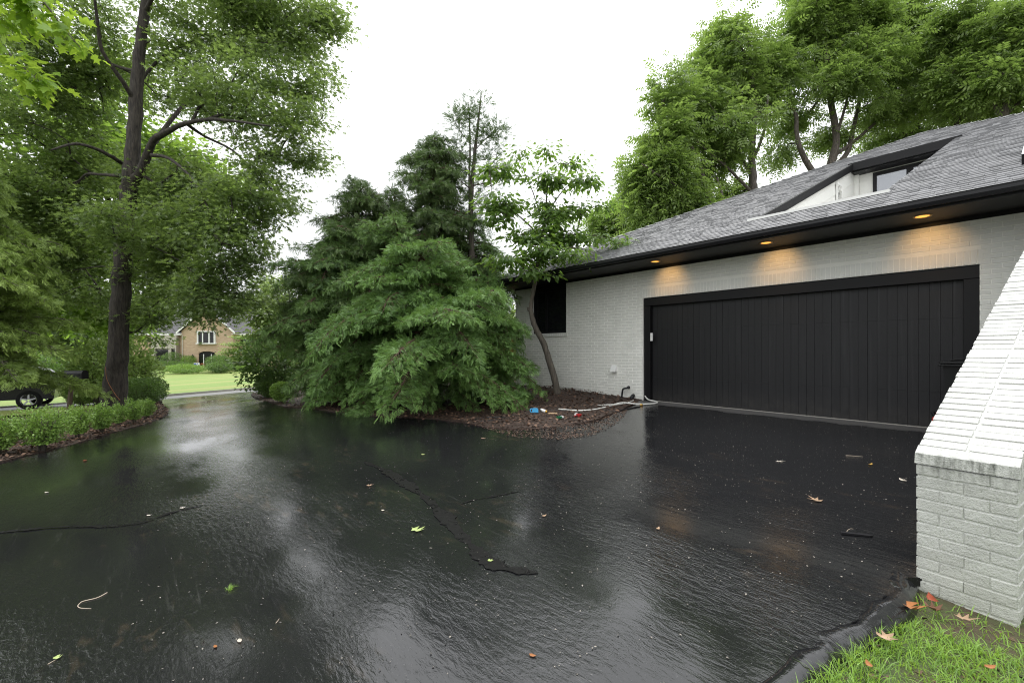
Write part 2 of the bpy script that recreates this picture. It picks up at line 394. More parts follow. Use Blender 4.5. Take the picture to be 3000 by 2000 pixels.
def tree(name, label, cat, polys, blobs, ntw, per, leaf, size, mats, seed, group=None, spread=(.35,.35,.22), step=.3, rt=.006, droop=.25, flat=.75, rmax=.05, shell=2.0, sides=12, conn=.35, loc=None, clump=None):
    """polys: trunk and limbs as [(point, radius)...]; blobs: (centre, radii, weight) where the crown stands"""
    rg = np.random.default_rng(seed)
    base = Vector(polys[0][0][0]) if loc is None else Vector(loc)
    root = thing(name, label, cat, base, group)
    mb = MB()
    nodes = []; nr = []
    for i, pl in enumerate(polys):
        sm = curve_r(pl, 4)
        # bark is never a perfect pipe
        sm = [(p+Vector(rg.normal(0, .06*r, 3)), r*(1+rg.normal(0, .03))) for p, r in sm]
        mb.tube([p for p, r in sm], [r for p, r in sm], sides if i == 0 else 9)
        rs = resample(sm, step)
        lo = base.z+ (1.3 if i == 0 else 0)
        for p, r in rs:
            if p.z > lo: nodes.append(p[:]); nr.append(r)
    nodes = np.array(nodes); nfix = len(nodes); nr = np.array(nr)
    w = np.array([b[2]*b[1][0]*b[1][1]*b[1][2] if b[2] > 0 else 0 for b in blobs]); w = w/w.sum()
    pick = rg.choice(len(blobs), ntw, p=w)
    dirs = nrm(rg.normal(size=(ntw,3))); rad = rg.random(ntw)**(1/shell)*rg.uniform(.7, 1.28, ntw)
    cen = np.array([b[0][:] for b in blobs]); rr = np.array([b[1] for b in blobs])
    A = cen[pick]+dirs*rad[:,None]*rr[pick]
    if clump:   # twigs gather in boughs
        nc = max(1, ntw//clump[0]); sub = rg.choice(ntw, nc); near = np.argmin(np.linalg.norm(A[:,None,:]-A[sub][None], axis=2), axis=1)
        A = A[sub][near]+(A-A[sub][near])*clump[1]
    d0 = np.min(np.linalg.norm(A[:,None,:]-nodes[None,::max(1,nfix//80)], axis=2), axis=1)
    A = A[np.argsort(d0)]
    cap = nfix+ntw*14
    N = np.zeros((cap,3)); N[:nfix] = nodes; par = np.full(cap, -1); cnt = np.zeros(cap); n = nfix
    tips = []; tdir = []
    for a in A:
        d = np.linalg.norm(N[:n]-a, axis=1)
        # prefer to leave the parent from below and within reach
        cost = d + conn*np.maximum(0, N[:n,2]-a[2])
        j = int(np.argmin(cost)); p0 = N[j]; L = d[j]
        k = int(min(12, max(1, L/step))); pj = j
        side = rg.normal(0, .06*L, 3)
        for i in range(1, k+1):
            t_ = i/k; q = p0+(a-p0)*t_ + side*math.sin(math.pi*t_) + np.array([0,0,.10*L*math.sin(math.pi*t_)])
            if n >= cap: break
            N[n] = q; par[n] = pj; pj = n; n += 1
        tips.append(N[pj].copy()); tdir.append(a-p0)
        q = pj
        while q >= nfix: cnt[q] += 1; q = par[q]
    N = N[:n]; par = par[:n]; cnt = cnt[:n]
    idx = np.arange(nfix, n)
    r = np.minimum(rt*np.sqrt(np.maximum(cnt, 1)), rmax); rn = r.copy(); rn[:nfix] = nr*.8
    pr = np.minimum(rn[par[idx]], rn[idx]*1.5)
    V, Fc = frustums(N[par[idx]], N[idx], pr, rn[idx])
    mb.add(V.tolist(), Fc.tolist()); mb.build('trunk', MAT[mats[0]], root, True)
    tips = np.array(tips); tdir = nrm(np.array(tdir)); m = len(tips)
    # leaves: round the tip, strung back along the twig
    ti = np.repeat(np.arange(m), per); K = len(ti)
    back = rg.random(K)*.6
    off = rg.normal(size=(K,3))*np.array(spread)
    P = tips[ti] - tdir[ti]*back[:,None]*spread[0] + off
    D = off*np.array([1,1,.5]) + tdir[ti]*.4*spread[0] + rg.normal(0, .25*spread[0], (K,3)) - np.array([0,0,droop*spread[0]])
    U = rg.normal(0, .45, (K,3)); U[:,2] += flat
    S = size*rg.uniform(.65, 1.25, K)
    ct = rg.random(m)*.55
    tint = np.clip(ct[ti]+rg.random(K)*.45, 0, 1)
    link('crown', leaves_mesh('crown', leaf, P, D, U, S, tint), MAT[mats[2]], root)
    return root
def conifer(name, label, cat, base, H, prof, nb, mats, seed, spray=.26, density=1.0, rise=.25, droop=.55, lean=(0,0), trunk_r=.09, group=None, z0=.15, az=None, tuft=.5, tips=None, wild=.42):
    """whorls of drooping boughs that carry feathery sprays; prof maps height share -> reach in metres"""
    rg = np.random.default_rng(seed); base = Vector(base)
    root = thing(name, label, cat, base, group); mb = MB()
    axis = lambda h: base+Vector((lean[0]*h/H, lean[1]*h/H, h))
    mb.tube([axis(-.1), axis(H*.25), axis(H*.5), axis(H*.75), axis(H*.97)], [trunk_r*1.25, trunk_r, trunk_r*.7, trunk_r*.4, .01], 9)
    hp = np.array([p[0] for p in prof]); rp = np.array([p[1] for p in prof])
    sa = []; sb = []; sr = []; SP = []; SD = []; SU = []; SS = []; ST = []
    for i in range(nb):
        u = (i+rg.random())/nb; h = z0+(H*.985-z0)*(u**.85)
        ph = 2.399963*i+rg.normal(0, .35) if az is None else az[0]+(az[1]-az[0])*rg.random()
        L = float(np.interp(h/H, hp, rp))*rg.uniform(1-1.6*wild, 1+.8*wild)
        if L < .06: continue
        hd = np.array([math.cos(ph), math.sin(ph), 0]); sd = np.array([-math.sin(ph), math.cos(ph), 0])
        b0 = np.array(axis(h)[:]); rs = rise*rg.uniform(.5, 1.5)+.9*max(0, h/H-.75); dr = droop*rg.uniform(.6, 1.3)
        def bp(t): return b0+hd*L*t+np.array([0,0,1])*(rs*L*t-dr*L*t*t)+sd*L*.12*math.sin(3*t+i)
        ts = np.linspace(0, 1, 7); pts = [bp(x) for x in ts]
        for k in range(6): sa.append(pts[k]); sb.append(pts[k+1]); sr.append((trunk_r*.30*(1-ts[k])*min(1, L)+.004, trunk_r*.30*(1-ts[k+1])*min(1, L)+.003))
        ct = rg.random()*tuft
        ns = max(3, int(L/.085*density))
        for t_ in np.linspace(.16 if L > .6 else .02, 1, ns):
            p = bp(t_); tan = nrm((bp(min(1, t_+.05))-bp(t_-.05))[None])[0]
            for s in (1,-1):
                l = (.42*L*(1-t_)**.8+.10)*rg.uniform(.6, 1.2); l = min(l, .8)
                d = tan*.75+sd*s*.75+np.array([0,0,-.10-.15*t_]); d = d/np.linalg.norm(d)
                m = max(1, int(l/(spray*.30)))
                q = np.linspace(.15, 1, m) if m > 1 else np.array([.5])
                pos = p+d*(l*q)[:,None]+np.array([0,0,-1])*(.22*l*q*q)[:,None]+rg.normal(0, .03, (m,3))
                dirs = d[None]*.7+rg.normal(0, .55, (m,3))+np.array([0,0,.15])-np.array([0,0,.45])*q[:,None]
                SP.append(pos); SD.append(dirs); uu = rg.normal(0, .6, (m,3)); uu[:,2] += .8; SU.append(uu)
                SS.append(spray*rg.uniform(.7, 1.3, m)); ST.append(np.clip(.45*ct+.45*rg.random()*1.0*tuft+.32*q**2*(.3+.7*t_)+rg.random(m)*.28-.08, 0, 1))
                if l > .25: sa.append(p); sb.append(pos[-1]); sr.append((.006, .002))
    r = np.array(sr); V, Fc = frustums(np.array(sa), np.array(sb), r[:,0], r[:,1], 5)
    mb.add(V.tolist(), Fc.tolist()); mb.build('trunk', MAT[mats[0]], root, True)
    P = np.concatenate(SP); print(name, seed, 'sprays', len(P))
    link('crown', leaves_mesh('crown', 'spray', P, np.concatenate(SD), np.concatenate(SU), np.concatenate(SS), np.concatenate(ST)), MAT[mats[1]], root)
    return root
def shrub(name, label, base, R, H, n, leaf, size, mat, seed, group=None, cat='shrub', clip=.0, vase=0, ragged=.12, stems=7, wood='pale_bark', z0=.08, dens=.5, up=.5):
    """twiggy shrub: stems that fan out, leaves mostly in the outer shell"""
    rg = np.random.default_rng(seed); base = Vector(base); root = thing(name, label, cat, base, group)
    mb = MB()
    for i in range(stems):
        a = 2*math.pi*i/stems+rg.normal(0, .3); rr = rg.uniform(.35, .85)
        tip = Vector((math.cos(a)*R*rr, math.sin(a)*R*rr, H*rg.uniform(.6, .9)))
        mid = Vector((tip.x*.4, tip.y*.4, tip.z*.55))
        mb.tube([base+Vector((tip.x*.08, tip.y*.08, -.06)), base+mid, base+tip], [.014*R/.4, .009*R/.4, .003], 5)
        for k in range(3):
            o = Vector(rg.normal(0, R*.25, 3)); mb.tube([base+mid.lerp(tip, .3*k+.1), base+mid.lerp(tip, .3*k+.3)+o*.8], [.006*R/.4, .002], 4)
    mb.build('stems', MAT[wood], root, True)
    d = nrm(rg.normal(size=(n,3))); lump = 1+ragged*(np.sin(d[:,0]*5+seed)*np.sin(d[:,1]*4.3+2*seed)+.6*np.sin(d[:,2]*9+d[:,0]*7+seed))
    rad = (rg.random(n)**(dens/1.5))*lump*(1+(0 if clip else 1)*rg.normal(0, .05, n))
    P = d*rad[:,None]; P[:,0] *= R; P[:,1] *= R
    zc = H*.54; P[:,2] = zc+P[:,2]*(H-zc)*np.where(P[:,2] > 0, 1, 1.05)
    P[:,2] = np.maximum(P[:,2], z0*H+.02*rg.random(n)); vs_ = 1-vase*(1-smooth(.1, .62, P[:,2]/H)); P[:,0] *= vs_; P[:,1] *= vs_
    D = d+rg.normal(0, .5, (n,3)); D[:,2] += up*.4; U = rg.normal(0, .5, (n,3)); U[:,2] += .8; U += d*.4
    tint = np.clip(.25*lump+rg.random(n)*.6-.05, 0, 1)
    link('leaves', leaves_mesh('leaves', leaf, P+np.array(base[:]), D, U, size*rg.uniform(.65, 1.25, n), tint), MAT[mat], root)
    return root
def copy_tree(root, loc, rz=0, sc=1.0, label=None, group=None):
    r = root.copy(); C.objects.link(r); r.location = loc; r.rotation_euler = (0,0,rz); r.scale = (sc, sc, sc) if not hasattr(sc, '__len__') else sc
    if label: r['label'] = label
    if group: r['group'] = group
    for ch in list(root.children):
        c = ch.copy(); C.objects.link(c); c.parent = r; c.matrix_parent_inverse = ch.matrix_parent_inverse.copy()
        for gch in ch.children:
            d = gch.copy(); C.objects.link(d); d.parent = c; d.matrix_parent_inverse = gch.matrix_parent_inverse.copy()
    return r
# ------------------------------------------------------------------ setting: terrain, driveway, street, beds
def px_path(pts, zoff=0): return [G(x, y, zoff) for x, y in pts]
from mathutils import geometry as mgeo
def sheet(name, poly, zf, cell, mat, fine=None, skirt=0, sub=0, slope=0):
    """polygon filled with a constrained triangulation that carries interior points, draped over the terrain"""
    P2 = [Vector((p[0], p[1])) for p in poly]; n = len(P2)
    ed = [(i, (i+1) % n) for i in range(n)]; A0 = np.array([p[:] for p in P2]); A1 = np.roll(A0, -1, 0); dA = A1-A0; L2 = np.maximum((dA**2).sum(1), 1e-12)
    xs = np.arange(A0[:,0].min()+cell*.37, A0[:,0].max(), cell); ys = np.arange(A0[:,1].min()+cell*.41, A0[:,1].max(), cell)
    pl = [Vector((p.x, p.y, 0)) for p in P2]; pts = list(P2)
    for x in xs:
        for y in ys:
            q = np.array([x, y]); t_ = np.clip(((q-A0)*dA).sum(1)/L2, 0, 1); d = np.sqrt((((A0+dA*t_[:,None])-q)**2).sum(1)).min()
            if d > cell*.3 and pip(pl, x, y): pts.append(Vector((x, y)))
    vv, ee, ff, _, _, _ = mgeo.delaunay_2d_cdt(pts, ed, [list(range(n))], 1, 1e-6)
    V = [(v.x, v.y, zf(v.x, v.y)) for v in vv]; Fs = []
    for f in ff:
        a, b, c = (vv[k] for k in f[:3]); Fs.append(tuple(f) if (b.x-a.x)*(c.y-a.y)-(b.y-a.y)*(c.x-a.x) > 0 else tuple(f)[::-1])
    nt = len(Fs)
    if skirt:
        b0 = len(V)
        sgn = 1 if sum(a.x*b.y-b.x*a.y for a, b in zip(P2, P2[1:]+P2[:1])) > 0 else -1
        for i, p in enumerate(P2):
            z = zf(p.x, p.y); t_ = P2[(i+4) % n]-P2[i-4]; t_.normalize(); o_ = Vector((t_.y, -t_.x))*sgn*slope; V += [(p.x, p.y, z), (p.x+o_.x, p.y+o_.y, z-skirt)]
        for i in range(n):
            k = (i+1) % n; Fs.append((b0+2*i, b0+2*i+1, b0+2*k+1, b0+2*k)[::sgn])
    me = bpy.data.meshes.new(name); me.from_pydata(V, [], Fs)
    me.polygons.foreach_set('use_smooth', np.array([i < nt for i in range(len(Fs))])); me.update()
    o = link(name, me, mat); return tag(o, kind='structure')
def pip(poly, x, y):
    c = False; n = len(poly); j = n-1
    for i in range(n):
        a = poly[i]; b = poly[j]
        if (a.y > y) != (b.y > y) and x < (b.x-a.x)*(y-a.y)/(b.y-a.y)+a.x: c = not c
        j = i
    return c
def axis_vals(core0, core1, st, ext): 
    c = list(np.arange(core0, core1+st/2, st)); lo = [core0-e for e in ext][::-1]; hi = [core1+e for e in ext]
    return np.array(lo+c+hi)
ext = [2,5,10,20,40,80,160,320,600]
X = np.concatenate([-110-np.array(ext[::-1]), np.arange(-110,-44,1.5), np.arange(-44,14.1,.5), 14+np.array(ext)]); Y = axis_vals(-14, 26, .5, ext)
gx, gy = np.meshgrid(X, Y, indexing='ij')
Z = g(gx, gy)
V = np.stack([gx, gy, Z], -1).reshape(-1, 3); nx, ny = len(X), len(Y)
ii, jj = np.meshgrid(np.arange(nx-1), np.arange(ny-1), indexing='ij'); a = (ii*ny+jj).ravel()
Fc = np.stack([a, a+ny, a+ny+1, a+1], 1)
tag(link('ground', np_mesh('ground', V, Fc, None, True), MAT['yard_ground']), 'shaded yard ground of leaf litter and thin grass', kind='structure')

left_edge = px_path([(0,1362),(120,1331),(250,1298),(330,1272),(400,1253),(450,1237),(484,1221),(492,1210),(484,1199),(473,1186),(466,1172)])
right_edge = px_path([(736,1157),(741,1165),(755,1173),(792,1180),(826,1193),(890,1199),(955,1206),(996,1215),(1074,1221),(1142,1226),(1244,1231),(1340,1240),(1450,1259),(1560,1262),(1660,1252),(1750,1236),(1800,1214),(1850,1194)])
asph = px_path([(2706,1762),(2676,1806),(2591,1872),(2482,1918),(2411,1986)])
wl0 = Vector((-.533, 3.547, 0)); wd = Vector((.112, .9937, 0)); ww = Vector((.9937, -.112, 0))
WING_L = 5.33; WING_W = .406
wing_in = [wl0+wd*t+ww*.06 for t in (5.25, 3, 1, .05)]
stl = Vector((-21.6, left_edge[-1].y-.5, 0)); strr = Vector((-22.2, right_edge[0].y+.6, 0))
drive = [p for p in catmull([(-4.6,-7,0),(-5.2,-4.4,0),(-6.8,-2.7,0),(-8.0,-1.95,0)]+[tuple(p) for p in left_edge]+[tuple(stl)], 4)]
drive += [p for p in catmull([tuple(strr)]+[tuple(p) for p in right_edge]+[(-6.02,8.72,0)], 4)]
drive += [Vector((-5.95,8.78,0)), Vector((.05,8.78,0))]+wing_in
drive += catmull([(-.56,3.50,0)]+[(p.x-.085, p.y+.03, 0) for p in asph[1:]]+[(-.85,1.2,0),(-.89,0,0),(-.85,-3,0),(-.9,-7,0)], 4)
rg = np.random.default_rng(3)
dd = []
for p in drive: dd.append(Vector((p.x+rg.normal(0, .010), p.y+rg.normal(0, .010), 0)))
def zdrive(x, y):
    w = .006*math.sin(1.9*x+.6*y)*math.sin(1.3*y-.4*x+1)+.004*math.sin(4.1*x+2)*math.sin(3.3*y)
    edge = .0
    return gz(min(x, -.66) if y < 3.8 else x, y)+.030+w*(1 if y < 8.3 else 0)
dv = sheet('driveway', dd, zdrive, .5, MAT['wet_asphalt'], skirt=.05, slope=.0)
tag(dv, 'wet black asphalt driveway')
# rolled lip of asphalt that falls to the grass
lipc = catmull([(-.525,3.53,0)]+[tuple(p) for p in asph[1:]]+[(-.76,1.2,0),(-.8,0,0),(-.85,-3,0)], 10)
LV = []; prof_l = ((-.13,.012),(-.10,.033),(-.07,.034),(-.04,.022),(-.012,-.012),(.012,-.06),(.02,-.2)); rl = np.random.default_rng(17)
for i, p in enumerate(lipc):
    d = lipc[min(i+1, len(lipc)-1)]-lipc[max(0, i-1)]; d.z = 0; d.normalize(); nn = Vector((-d.y, d.x, 0)); wv = 1+.18*math.sin(i*.5)+.1*math.sin(i*1.3+1)
    for a, b in prof_l:
        q = p+nn*a*wv; LV.append((q.x, q.y, gz(min(q.x, -.66), q.y)+b+(rl.normal(0, .0012) if -.09 < a < .01 else 0)))
m_ = len(prof_l); me = bpy.data.meshes.new('driveway_edge'); me.from_pydata(LV, [], [(i*m_+k, i*m_+k+1, (i+1)*m_+k+1, (i+1)*m_+k) for i in range(len(lipc)-1) for k in range(m_-1)]); me.polygons.foreach_set('use_smooth', np.ones(len(me.polygons), bool)); me.update()
plain('asphalt_edge', (.013,.013,.0135), .5, var=.5, scale=45, bump=.8, spec=.3); tag(link('driveway_edge', me, MAT['wet_asphalt']), 'rolled asphalt lip dropping to the grass', kind='structure')
# tar over the old cracks
def strip(name, pts, wid, seed, lab):
    rg = np.random.default_rng(seed); c = catmull(px_path(pts, .03), 12); L = []; R = []
    fine = []
    for a, b in zip(c[:-1], c[1:]):
        n = max(1, int((b-a).length/.03))
        for k in range(n): fine.append(a.lerp(b, k/n))
    ph = rg.random(4)*6
    for i, p in enumerate(fine):
        d = (fine[min(i+1, len(fine)-1)]-fine[max(0, i-1)]); d.z = 0; d.normalize(); s = Vector((-d.y, d.x, 0))
        e = min(1, i/6, (len(fine)-1-i)/6)
        wv = wid*(.18+.82*e)*(1+.35*math.sin(i*.21+ph[0])+.25*math.sin(i*.53+ph[1]))
        L.append(p+s*wv*rg.uniform(.65, 1.2)); R.append(p-s*wv*rg.uniform(.65, 1.2))
    vs = [(q.x, q.y, zdrive(q.x, q.y)+.005) for q in L+R]; n = len(L)
    me = bpy.data.meshes.new(name); me.from_pydata(vs, [], [(i, i+n, i+n+1, i+1) for i in range(n-1)]); me.update()
    return tag(link(name, me, MAT['tar_strip']), lab, kind='structure')
strip('tar_patch', [(1068,1352),(1120,1375),(1180,1412),(1240,1452),(1290,1500),(1340,1555),(1390,1605),(1440,1650),(1500,1668),(1580,1680)], .052, 1, 'wide dark tar strip over a crack in the driveway')
strip('tar_patch', [(1350,1475),(1390,1463),(1440,1455),(1500,1443),(1545,1436)], .011, 2, 'short thin tar line branching to the right of the wide strip')
strip('tar_patch', [(-40,1566),(90,1553),(200,1545),(330,1541),(420,1530),(500,1502),(600,1478)], .020, 3, 'long wavy tar line across the left of the driveway')
#strip('tar_patch', [(-20,1690),(160,1660),(320,1615),(450,1580),(540,1560)], .008, 4, 'thin tar line on the near left of the driveway')
#strip('tar_patch', [(1100,1342),(1180,1330),(1280,1326),(1400,1308)], .012, 5, 'hairline tar line towards the cypress')
#strip('tar_patch', [(2230,1420),(2290,1405),(2330,1435),(2420,1475)], .012, 6, 'hairline tar line before the garage door')
# street and kerbs
st = [Vector((-21.3, y, 0)) for y in (-60,-40,-20,-8,0,5,12,20,40,60)]+[Vector((-25.6, y, 0)) for y in (60,40,20,12,5,0,-8,-20,-40,-60)]
tag(sheet('street', st, lambda x, y: gz(x, y)+.02, 2, MAT['street_surface']), 'pale wet street crossing the end of the driveway')
mb = MB()
for yy in np.arange(-59, 59, 3):
    q = [(x, y) for x in (-25.95,-25.55) for y in (yy, yy+2.985)]
    z = [gz(*p) for p in q]
    mb.add([(q[0][0],q[0][1],z[0]-.1),(q[2][0],q[2][1],z[2]-.1),(q[3][0],q[3][1],z[3]-.1),(q[1][0],q[1][1],z[1]-.1),(q[0][0],q[0][1],z[0]+.11),(q[2][0]-.05,q[2][1],z[2]+.11),(q[3][0]-.05,q[3][1],z[3]+.11),(q[1][0],q[1][1],z[1]+.11)],
           [(4,5,6,7),(0,1,5,4),(1,2,6,5),(2,3,7,6),(3,0,4,7)])
tag(mb.build('kerb', MAT['pale_concrete']), 'low pale concrete kerb along the far side of the street', kind='structure')
lw = [Vector(p) for p in ((-25.9,-70,0),(-25.9,-30,0),(-25.9,0,0),(-25.9,30,0),(-25.9,70,0),(-130,70,0),(-130,-70,0))]
tag(sheet('lawn', lw, lambda x, y: gz(x, y)+.03+.02*math.sin(x*.7)*math.sin(y*.5), 3, MAT['lawn_turf']), 'wide mown lawn with yellowing patches across the street', kind='structure')
vg = [Vector(p) for p in ((-21.2,-60,0),(-19.4,-60,0),(-19.2,-8,0),(-19.0,-1.5,0),(-20.2,-.6,0),(-21.2,-.4,0))]
tag(sheet('verge', vg, lambda x, y: gz(x, y)+.03, 1, MAT['lawn_turf']), 'narrow mown grass verge on the near side of the street', kind='structure')
# mulch beds
def off_in(pts, d):
    out = []
    for i, p in enumerate(pts):
        a = pts[max(0, i-1)]; b = pts[min(len(pts)-1, i+1)]; t = (b-a); t.z = 0; t.normalize(); out.append(p+Vector((-t.y, t.x, 0))*d)
    return out
le = [p.copy() for p in catmull([(-6.8,-2.7,0),(-8.0,-1.95,0)]+[tuple(p) for p in left_edge], 3)]
inn = off_in(le, 1.35)
bedl = [p+Vector((rg.normal(0,.015), rg.normal(0,.015), 0)) for p in le]+[p+Vector((rg.normal(0,.06), rg.normal(0,.06), 0)) for p in inn[::-3]]
# keep the strip simple where the tip turns
tip = left_edge[7]
ctr = [Vector((-7.1,-3.9,0)), Vector((-8.7,-3.2,0)), Vector((-10.0,-2.6,0)), Vector((-11.4,-2.0,0)), Vector((-13.2,-1.4,0)), Vector((-15.2,-1.0,0)), Vector((-17.3,-.7,0)), Vector((-19.0,-.3,0))]
bedl = [p+Vector((rg.normal(0,.015), rg.normal(0,.015), 0)) for p in le]+ctr[::-1]
def zbl(x, y): return gz(x, y)+.045+.012*math.sin(7*x)*math.sin(6*y)
tag(sheet('mulch_strip', bedl, zbl, .5, MAT['mulch'], skirt=.1), 'brown mulch strip under the row of shrubs', kind='structure')
re_ = catmull([tuple(p) for p in right_edge]+[(-6.02,8.72,0)], 4)
bedr = [p+Vector((rg.normal(0,.02), rg.normal(0,.02), 0)) for p in re_]+[Vector(p) for p in ((-6.0,8.81,0),(-10.45,8.81,0),(-10.6,11,0),(-12.5,11.4,0),(-15.5,9.5,0),(-18,7.2,0),(-20.4,5.2,0))]
def zbr(x, y): return gz(x, y)+.045+.10*float(smooth(6.5, 8.6, np.float64(y)))*float(smooth(-6.2, -7.8, np.float64(x)))+.02*math.sin(3.1*x+1)*math.sin(2.7*y)*(1 if y < 8.4 else .3)
tag(sheet('mulch_bed', bedr, zbr, .5, MAT['mulch'], skirt=.1), 'dark mulch bed below the conifers and the garage window', kind='structure')
# bark chips and litter: nobody could count them
def scatter(name, poly, n, zf, kind, size, mat, seed, lab, flat=2.5, lift=.01, near=None, cat='litter'):
    rg = np.random.default_rng(seed); P = []
    xs = [p.x for p in poly]; ys = [p.y for p in poly]; tries = 0
    while len(P) < n and tries < n*40:
        tries += 1
        x = rg.uniform(min(xs), max(xs)); y = rg.uniform(min(ys), max(ys))
        if near is not None and not near(x, y, rg): continue
        if pip(poly, x, y): P.append((x, y, zf(x, y)+lift))
    P = np.array(P); m = len(P); D = rg.normal(size=(m,3)); D[:,2] *= .25; U = rg.normal(0, 1, (m,3)); U[:,2] += flat
    o = link(name, leaves_mesh(name, kind, P, D, U, size*rg.uniform(.4, 1.6, m), rg.random(m)**1.5), MAT[mat])
    return tag(o, lab, cat, kind='stuff')
# chips thin out with distance so the near edge reads
scatter('bark_chips', bedl, 9000, zbl, 'small', .055, 'chip', 5, 'loose bark chips on the shrub strip')
scatter('bark_chips', bedr, 12000, zbr, 'small', .055, 'chip', 6, 'loose bark chips and debris on the conifer bed', near=lambda x, y, r: r.random() < (1 if x > -12 else .35))
fan = px_path([(1360,1242),(1500,1285),(1640,1295),(1740,1280),(1800,1250),(1830,1222),(1840,1202),(1790,1218),(1740,1238),(1640,1254),(1540,1262),(1440,1258)])
scatter('washed_debris', fan, 2600, lambda x, y: zdrive(x, y), 'small', .024, 'chip', 7, 'wet bits of mulch washed onto the asphalt by the toys', lift=.006, flat=4)
scatter('grit', dd, 4200, lambda x, y: zdrive(x, y), 'small', .010, 'speck', 8, 'tiny pale specks of grit and seed scattered over the wet asphalt', lift=.005, flat=4, near=lambda x, y, r: x > -11 and y > 0 and y < 9 and r.random() < (.25+.75*min(1, max(0, (x+7)/5))))
yard = [Vector(p) for p in ((-6.5,-4.2,0),(-10.5,-2.7,0),(-14,-1.3,0),(-19,-.6,0),(-19.2,-9,0),(-17,-14,0),(-9,-9,0))]
scatter('ground_litter', yard, 5000, lambda x, y: gz(x, y), 'small', .06, 'litter_leaf', 9, 'dead leaves and low weeds under the oak and hemlock', lift=.02, flat=1.5)

# ------------------------------------------------------------------ the garage house
SL = .458; YE = 7.85; ZE = 3.09
def rz_(y): return ZE+SL*(y-YE)
house = thing('brick_house', 'white painted brick house with black garage door, black eaves and grey shingle hip roof', 'house', (-2.3, 8.82, 0))
def bricks(x0, x1, z0, z1, yf, holes, pr=.007, seed=0, bl=.203, bh=.0677, jt=.009):
    rg = np.random.default_rng(seed); V = []; 
    nr = int((z1-z0)/bh)+1
    for r in range(nr):
        za = z0+r*bh; zb = min(za+bh-jt, z1)
        if zb-za < .01: continue
        x = x0-(bl/2 if r % 2 else 0)
        segs = [(x0, x1)]
        for hx0, hx1, hz0, hz1 in holes:
            if zb > hz0+.004 and za < hz1-.004:
                ns = []
                for a, b in segs:
                    if hx1 <= a or hx0 >= b: ns.append((a, b)); continue
                    if hx0 > a: ns.append((a, hx0))
                    if hx1 < b: ns.append((hx1, b))
                segs = ns
        while x < x1:
            for a, b in segs:
                p = max(x, a); q = min(x+bl-jt, b)
                if q-p > .02: V.append((p, q, za, zb, pr*rg.uniform(.7, 1.3), rg.normal(0, .0012, 4)))
            x += bl
    return V
def brick_mesh(mb, lst, yf, out=-1):
    for p, q, za, zb, pr, jit in lst:
        b = .0028; y1 = yf+out*pr
        vs = [(p, yf, za), (q, yf, za), (q, yf, zb), (p, yf, zb),
              (p+b, y1+jit[0]*.6, za+b+jit[1]), (q-b, y1+jit[2]*.6, za+b+jit[3]), (q-b, y1+jit[1]*.6, zb-b+jit[0]), (p+b, y1+jit[3]*.6, zb-b+jit[2])]
        k0 = len(mb.v); tv = float(np.clip(.25+jit[0]*70, 0, .6))
        for q_ in range(4, 8): mb.t[k0+q_] = tv
        mb.add(vs, [(4,5,6,7),(0,1,5,4),(1,2,6,5),(2,3,7,6),(3,0,4,7)])
YW = 8.82; XL = -10.41; XR = 5.9; DX0 = -5.98; DX1 = -.68; DZ = 2.315; WX0 = -9.67; WX1 = -8.34; WZ = 1.61; SOF = 2.97
mb = MB()
T_ = .26
for a in ((XL, WX0, -.6, 3.0), (WX0, WX1, -.6, WZ-.095), (WX1, DX0, -.6, 3.0), (DX0, DX1, DZ, 3.0), (DX1, XR, -.6, 3.0)):
    mb.box(a[0], a[1], YW, YW+T_, a[2], a[3])
mb.box(XL, XL+.25, YW+T_, 25, -.6, 3.0); mb.box(XR-.25, XR, YW+T_, 25, -.6, 3.0); mb.box(XL+.25, XR-.25, 24.75, 25, -.6, 3.0)
holes = [(WX0, WX1, WZ-.1, 3.2), (DX0, DX1, -1, DZ+.208), (-.02, .5, -1, 3)]
brick_mesh(mb, bricks(XL, XR, -.2, SOF, YW, holes, seed=1), YW)
# soldier course over the door
x = DX0-.07; rgb = np.random.default_rng(5)
sold = []
while x < DX1+.06:
    sold.append((x, x+.0585, DZ+.004, DZ+.2, .005*rgb.uniform(.7, 1.3), rgb.normal(0, .0012, 4))); x += .0677
brick_mesh(mb, sold, YW)
mb.build('wall', MAT['white_painted_brick'], house)
# garage door: four hinged sections faced with vertical boards
mb = MB(); yd = YW+.13; bx0 = DX0+.16; bx1 = DX1-.16; nb = 41; bw = (bx1-bx0)/nb; rgd = np.random.default_rng(2)
for s in range(4):
    za = .012+s*.532; zb = za+.5302
    for i in range(nb):
        e = rgd.normal(0, .0012); mb.box(bx0+i*bw+.0018, bx0+(i+1)*bw-.0018, yd+e, yd+.03, za, zb)
mb.box(bx0, bx1, yd+.022, yd+.06, .012, 2.14)
mb.build('garage_door', MAT['black_painted_wood'], house)
mb = MB(); yf = YW+.035
mb.box(DX0, bx0, yf, YW+.2, -.02, 2.13, .004); mb.box(bx1, DX1, yf, YW+.2, -.02, 2.13, .004); mb.box(DX0, DX1, yf-.003, YW+.2, 2.132, DZ-.002, .004)
mb.build('door_frame', MAT['black_trim'], house)
mb = MB(); mb.box(DX0, DX1, YW-.10, YW+.16, -.12, .022, .006); mb.build('threshold', MAT['pale_concrete'], house)
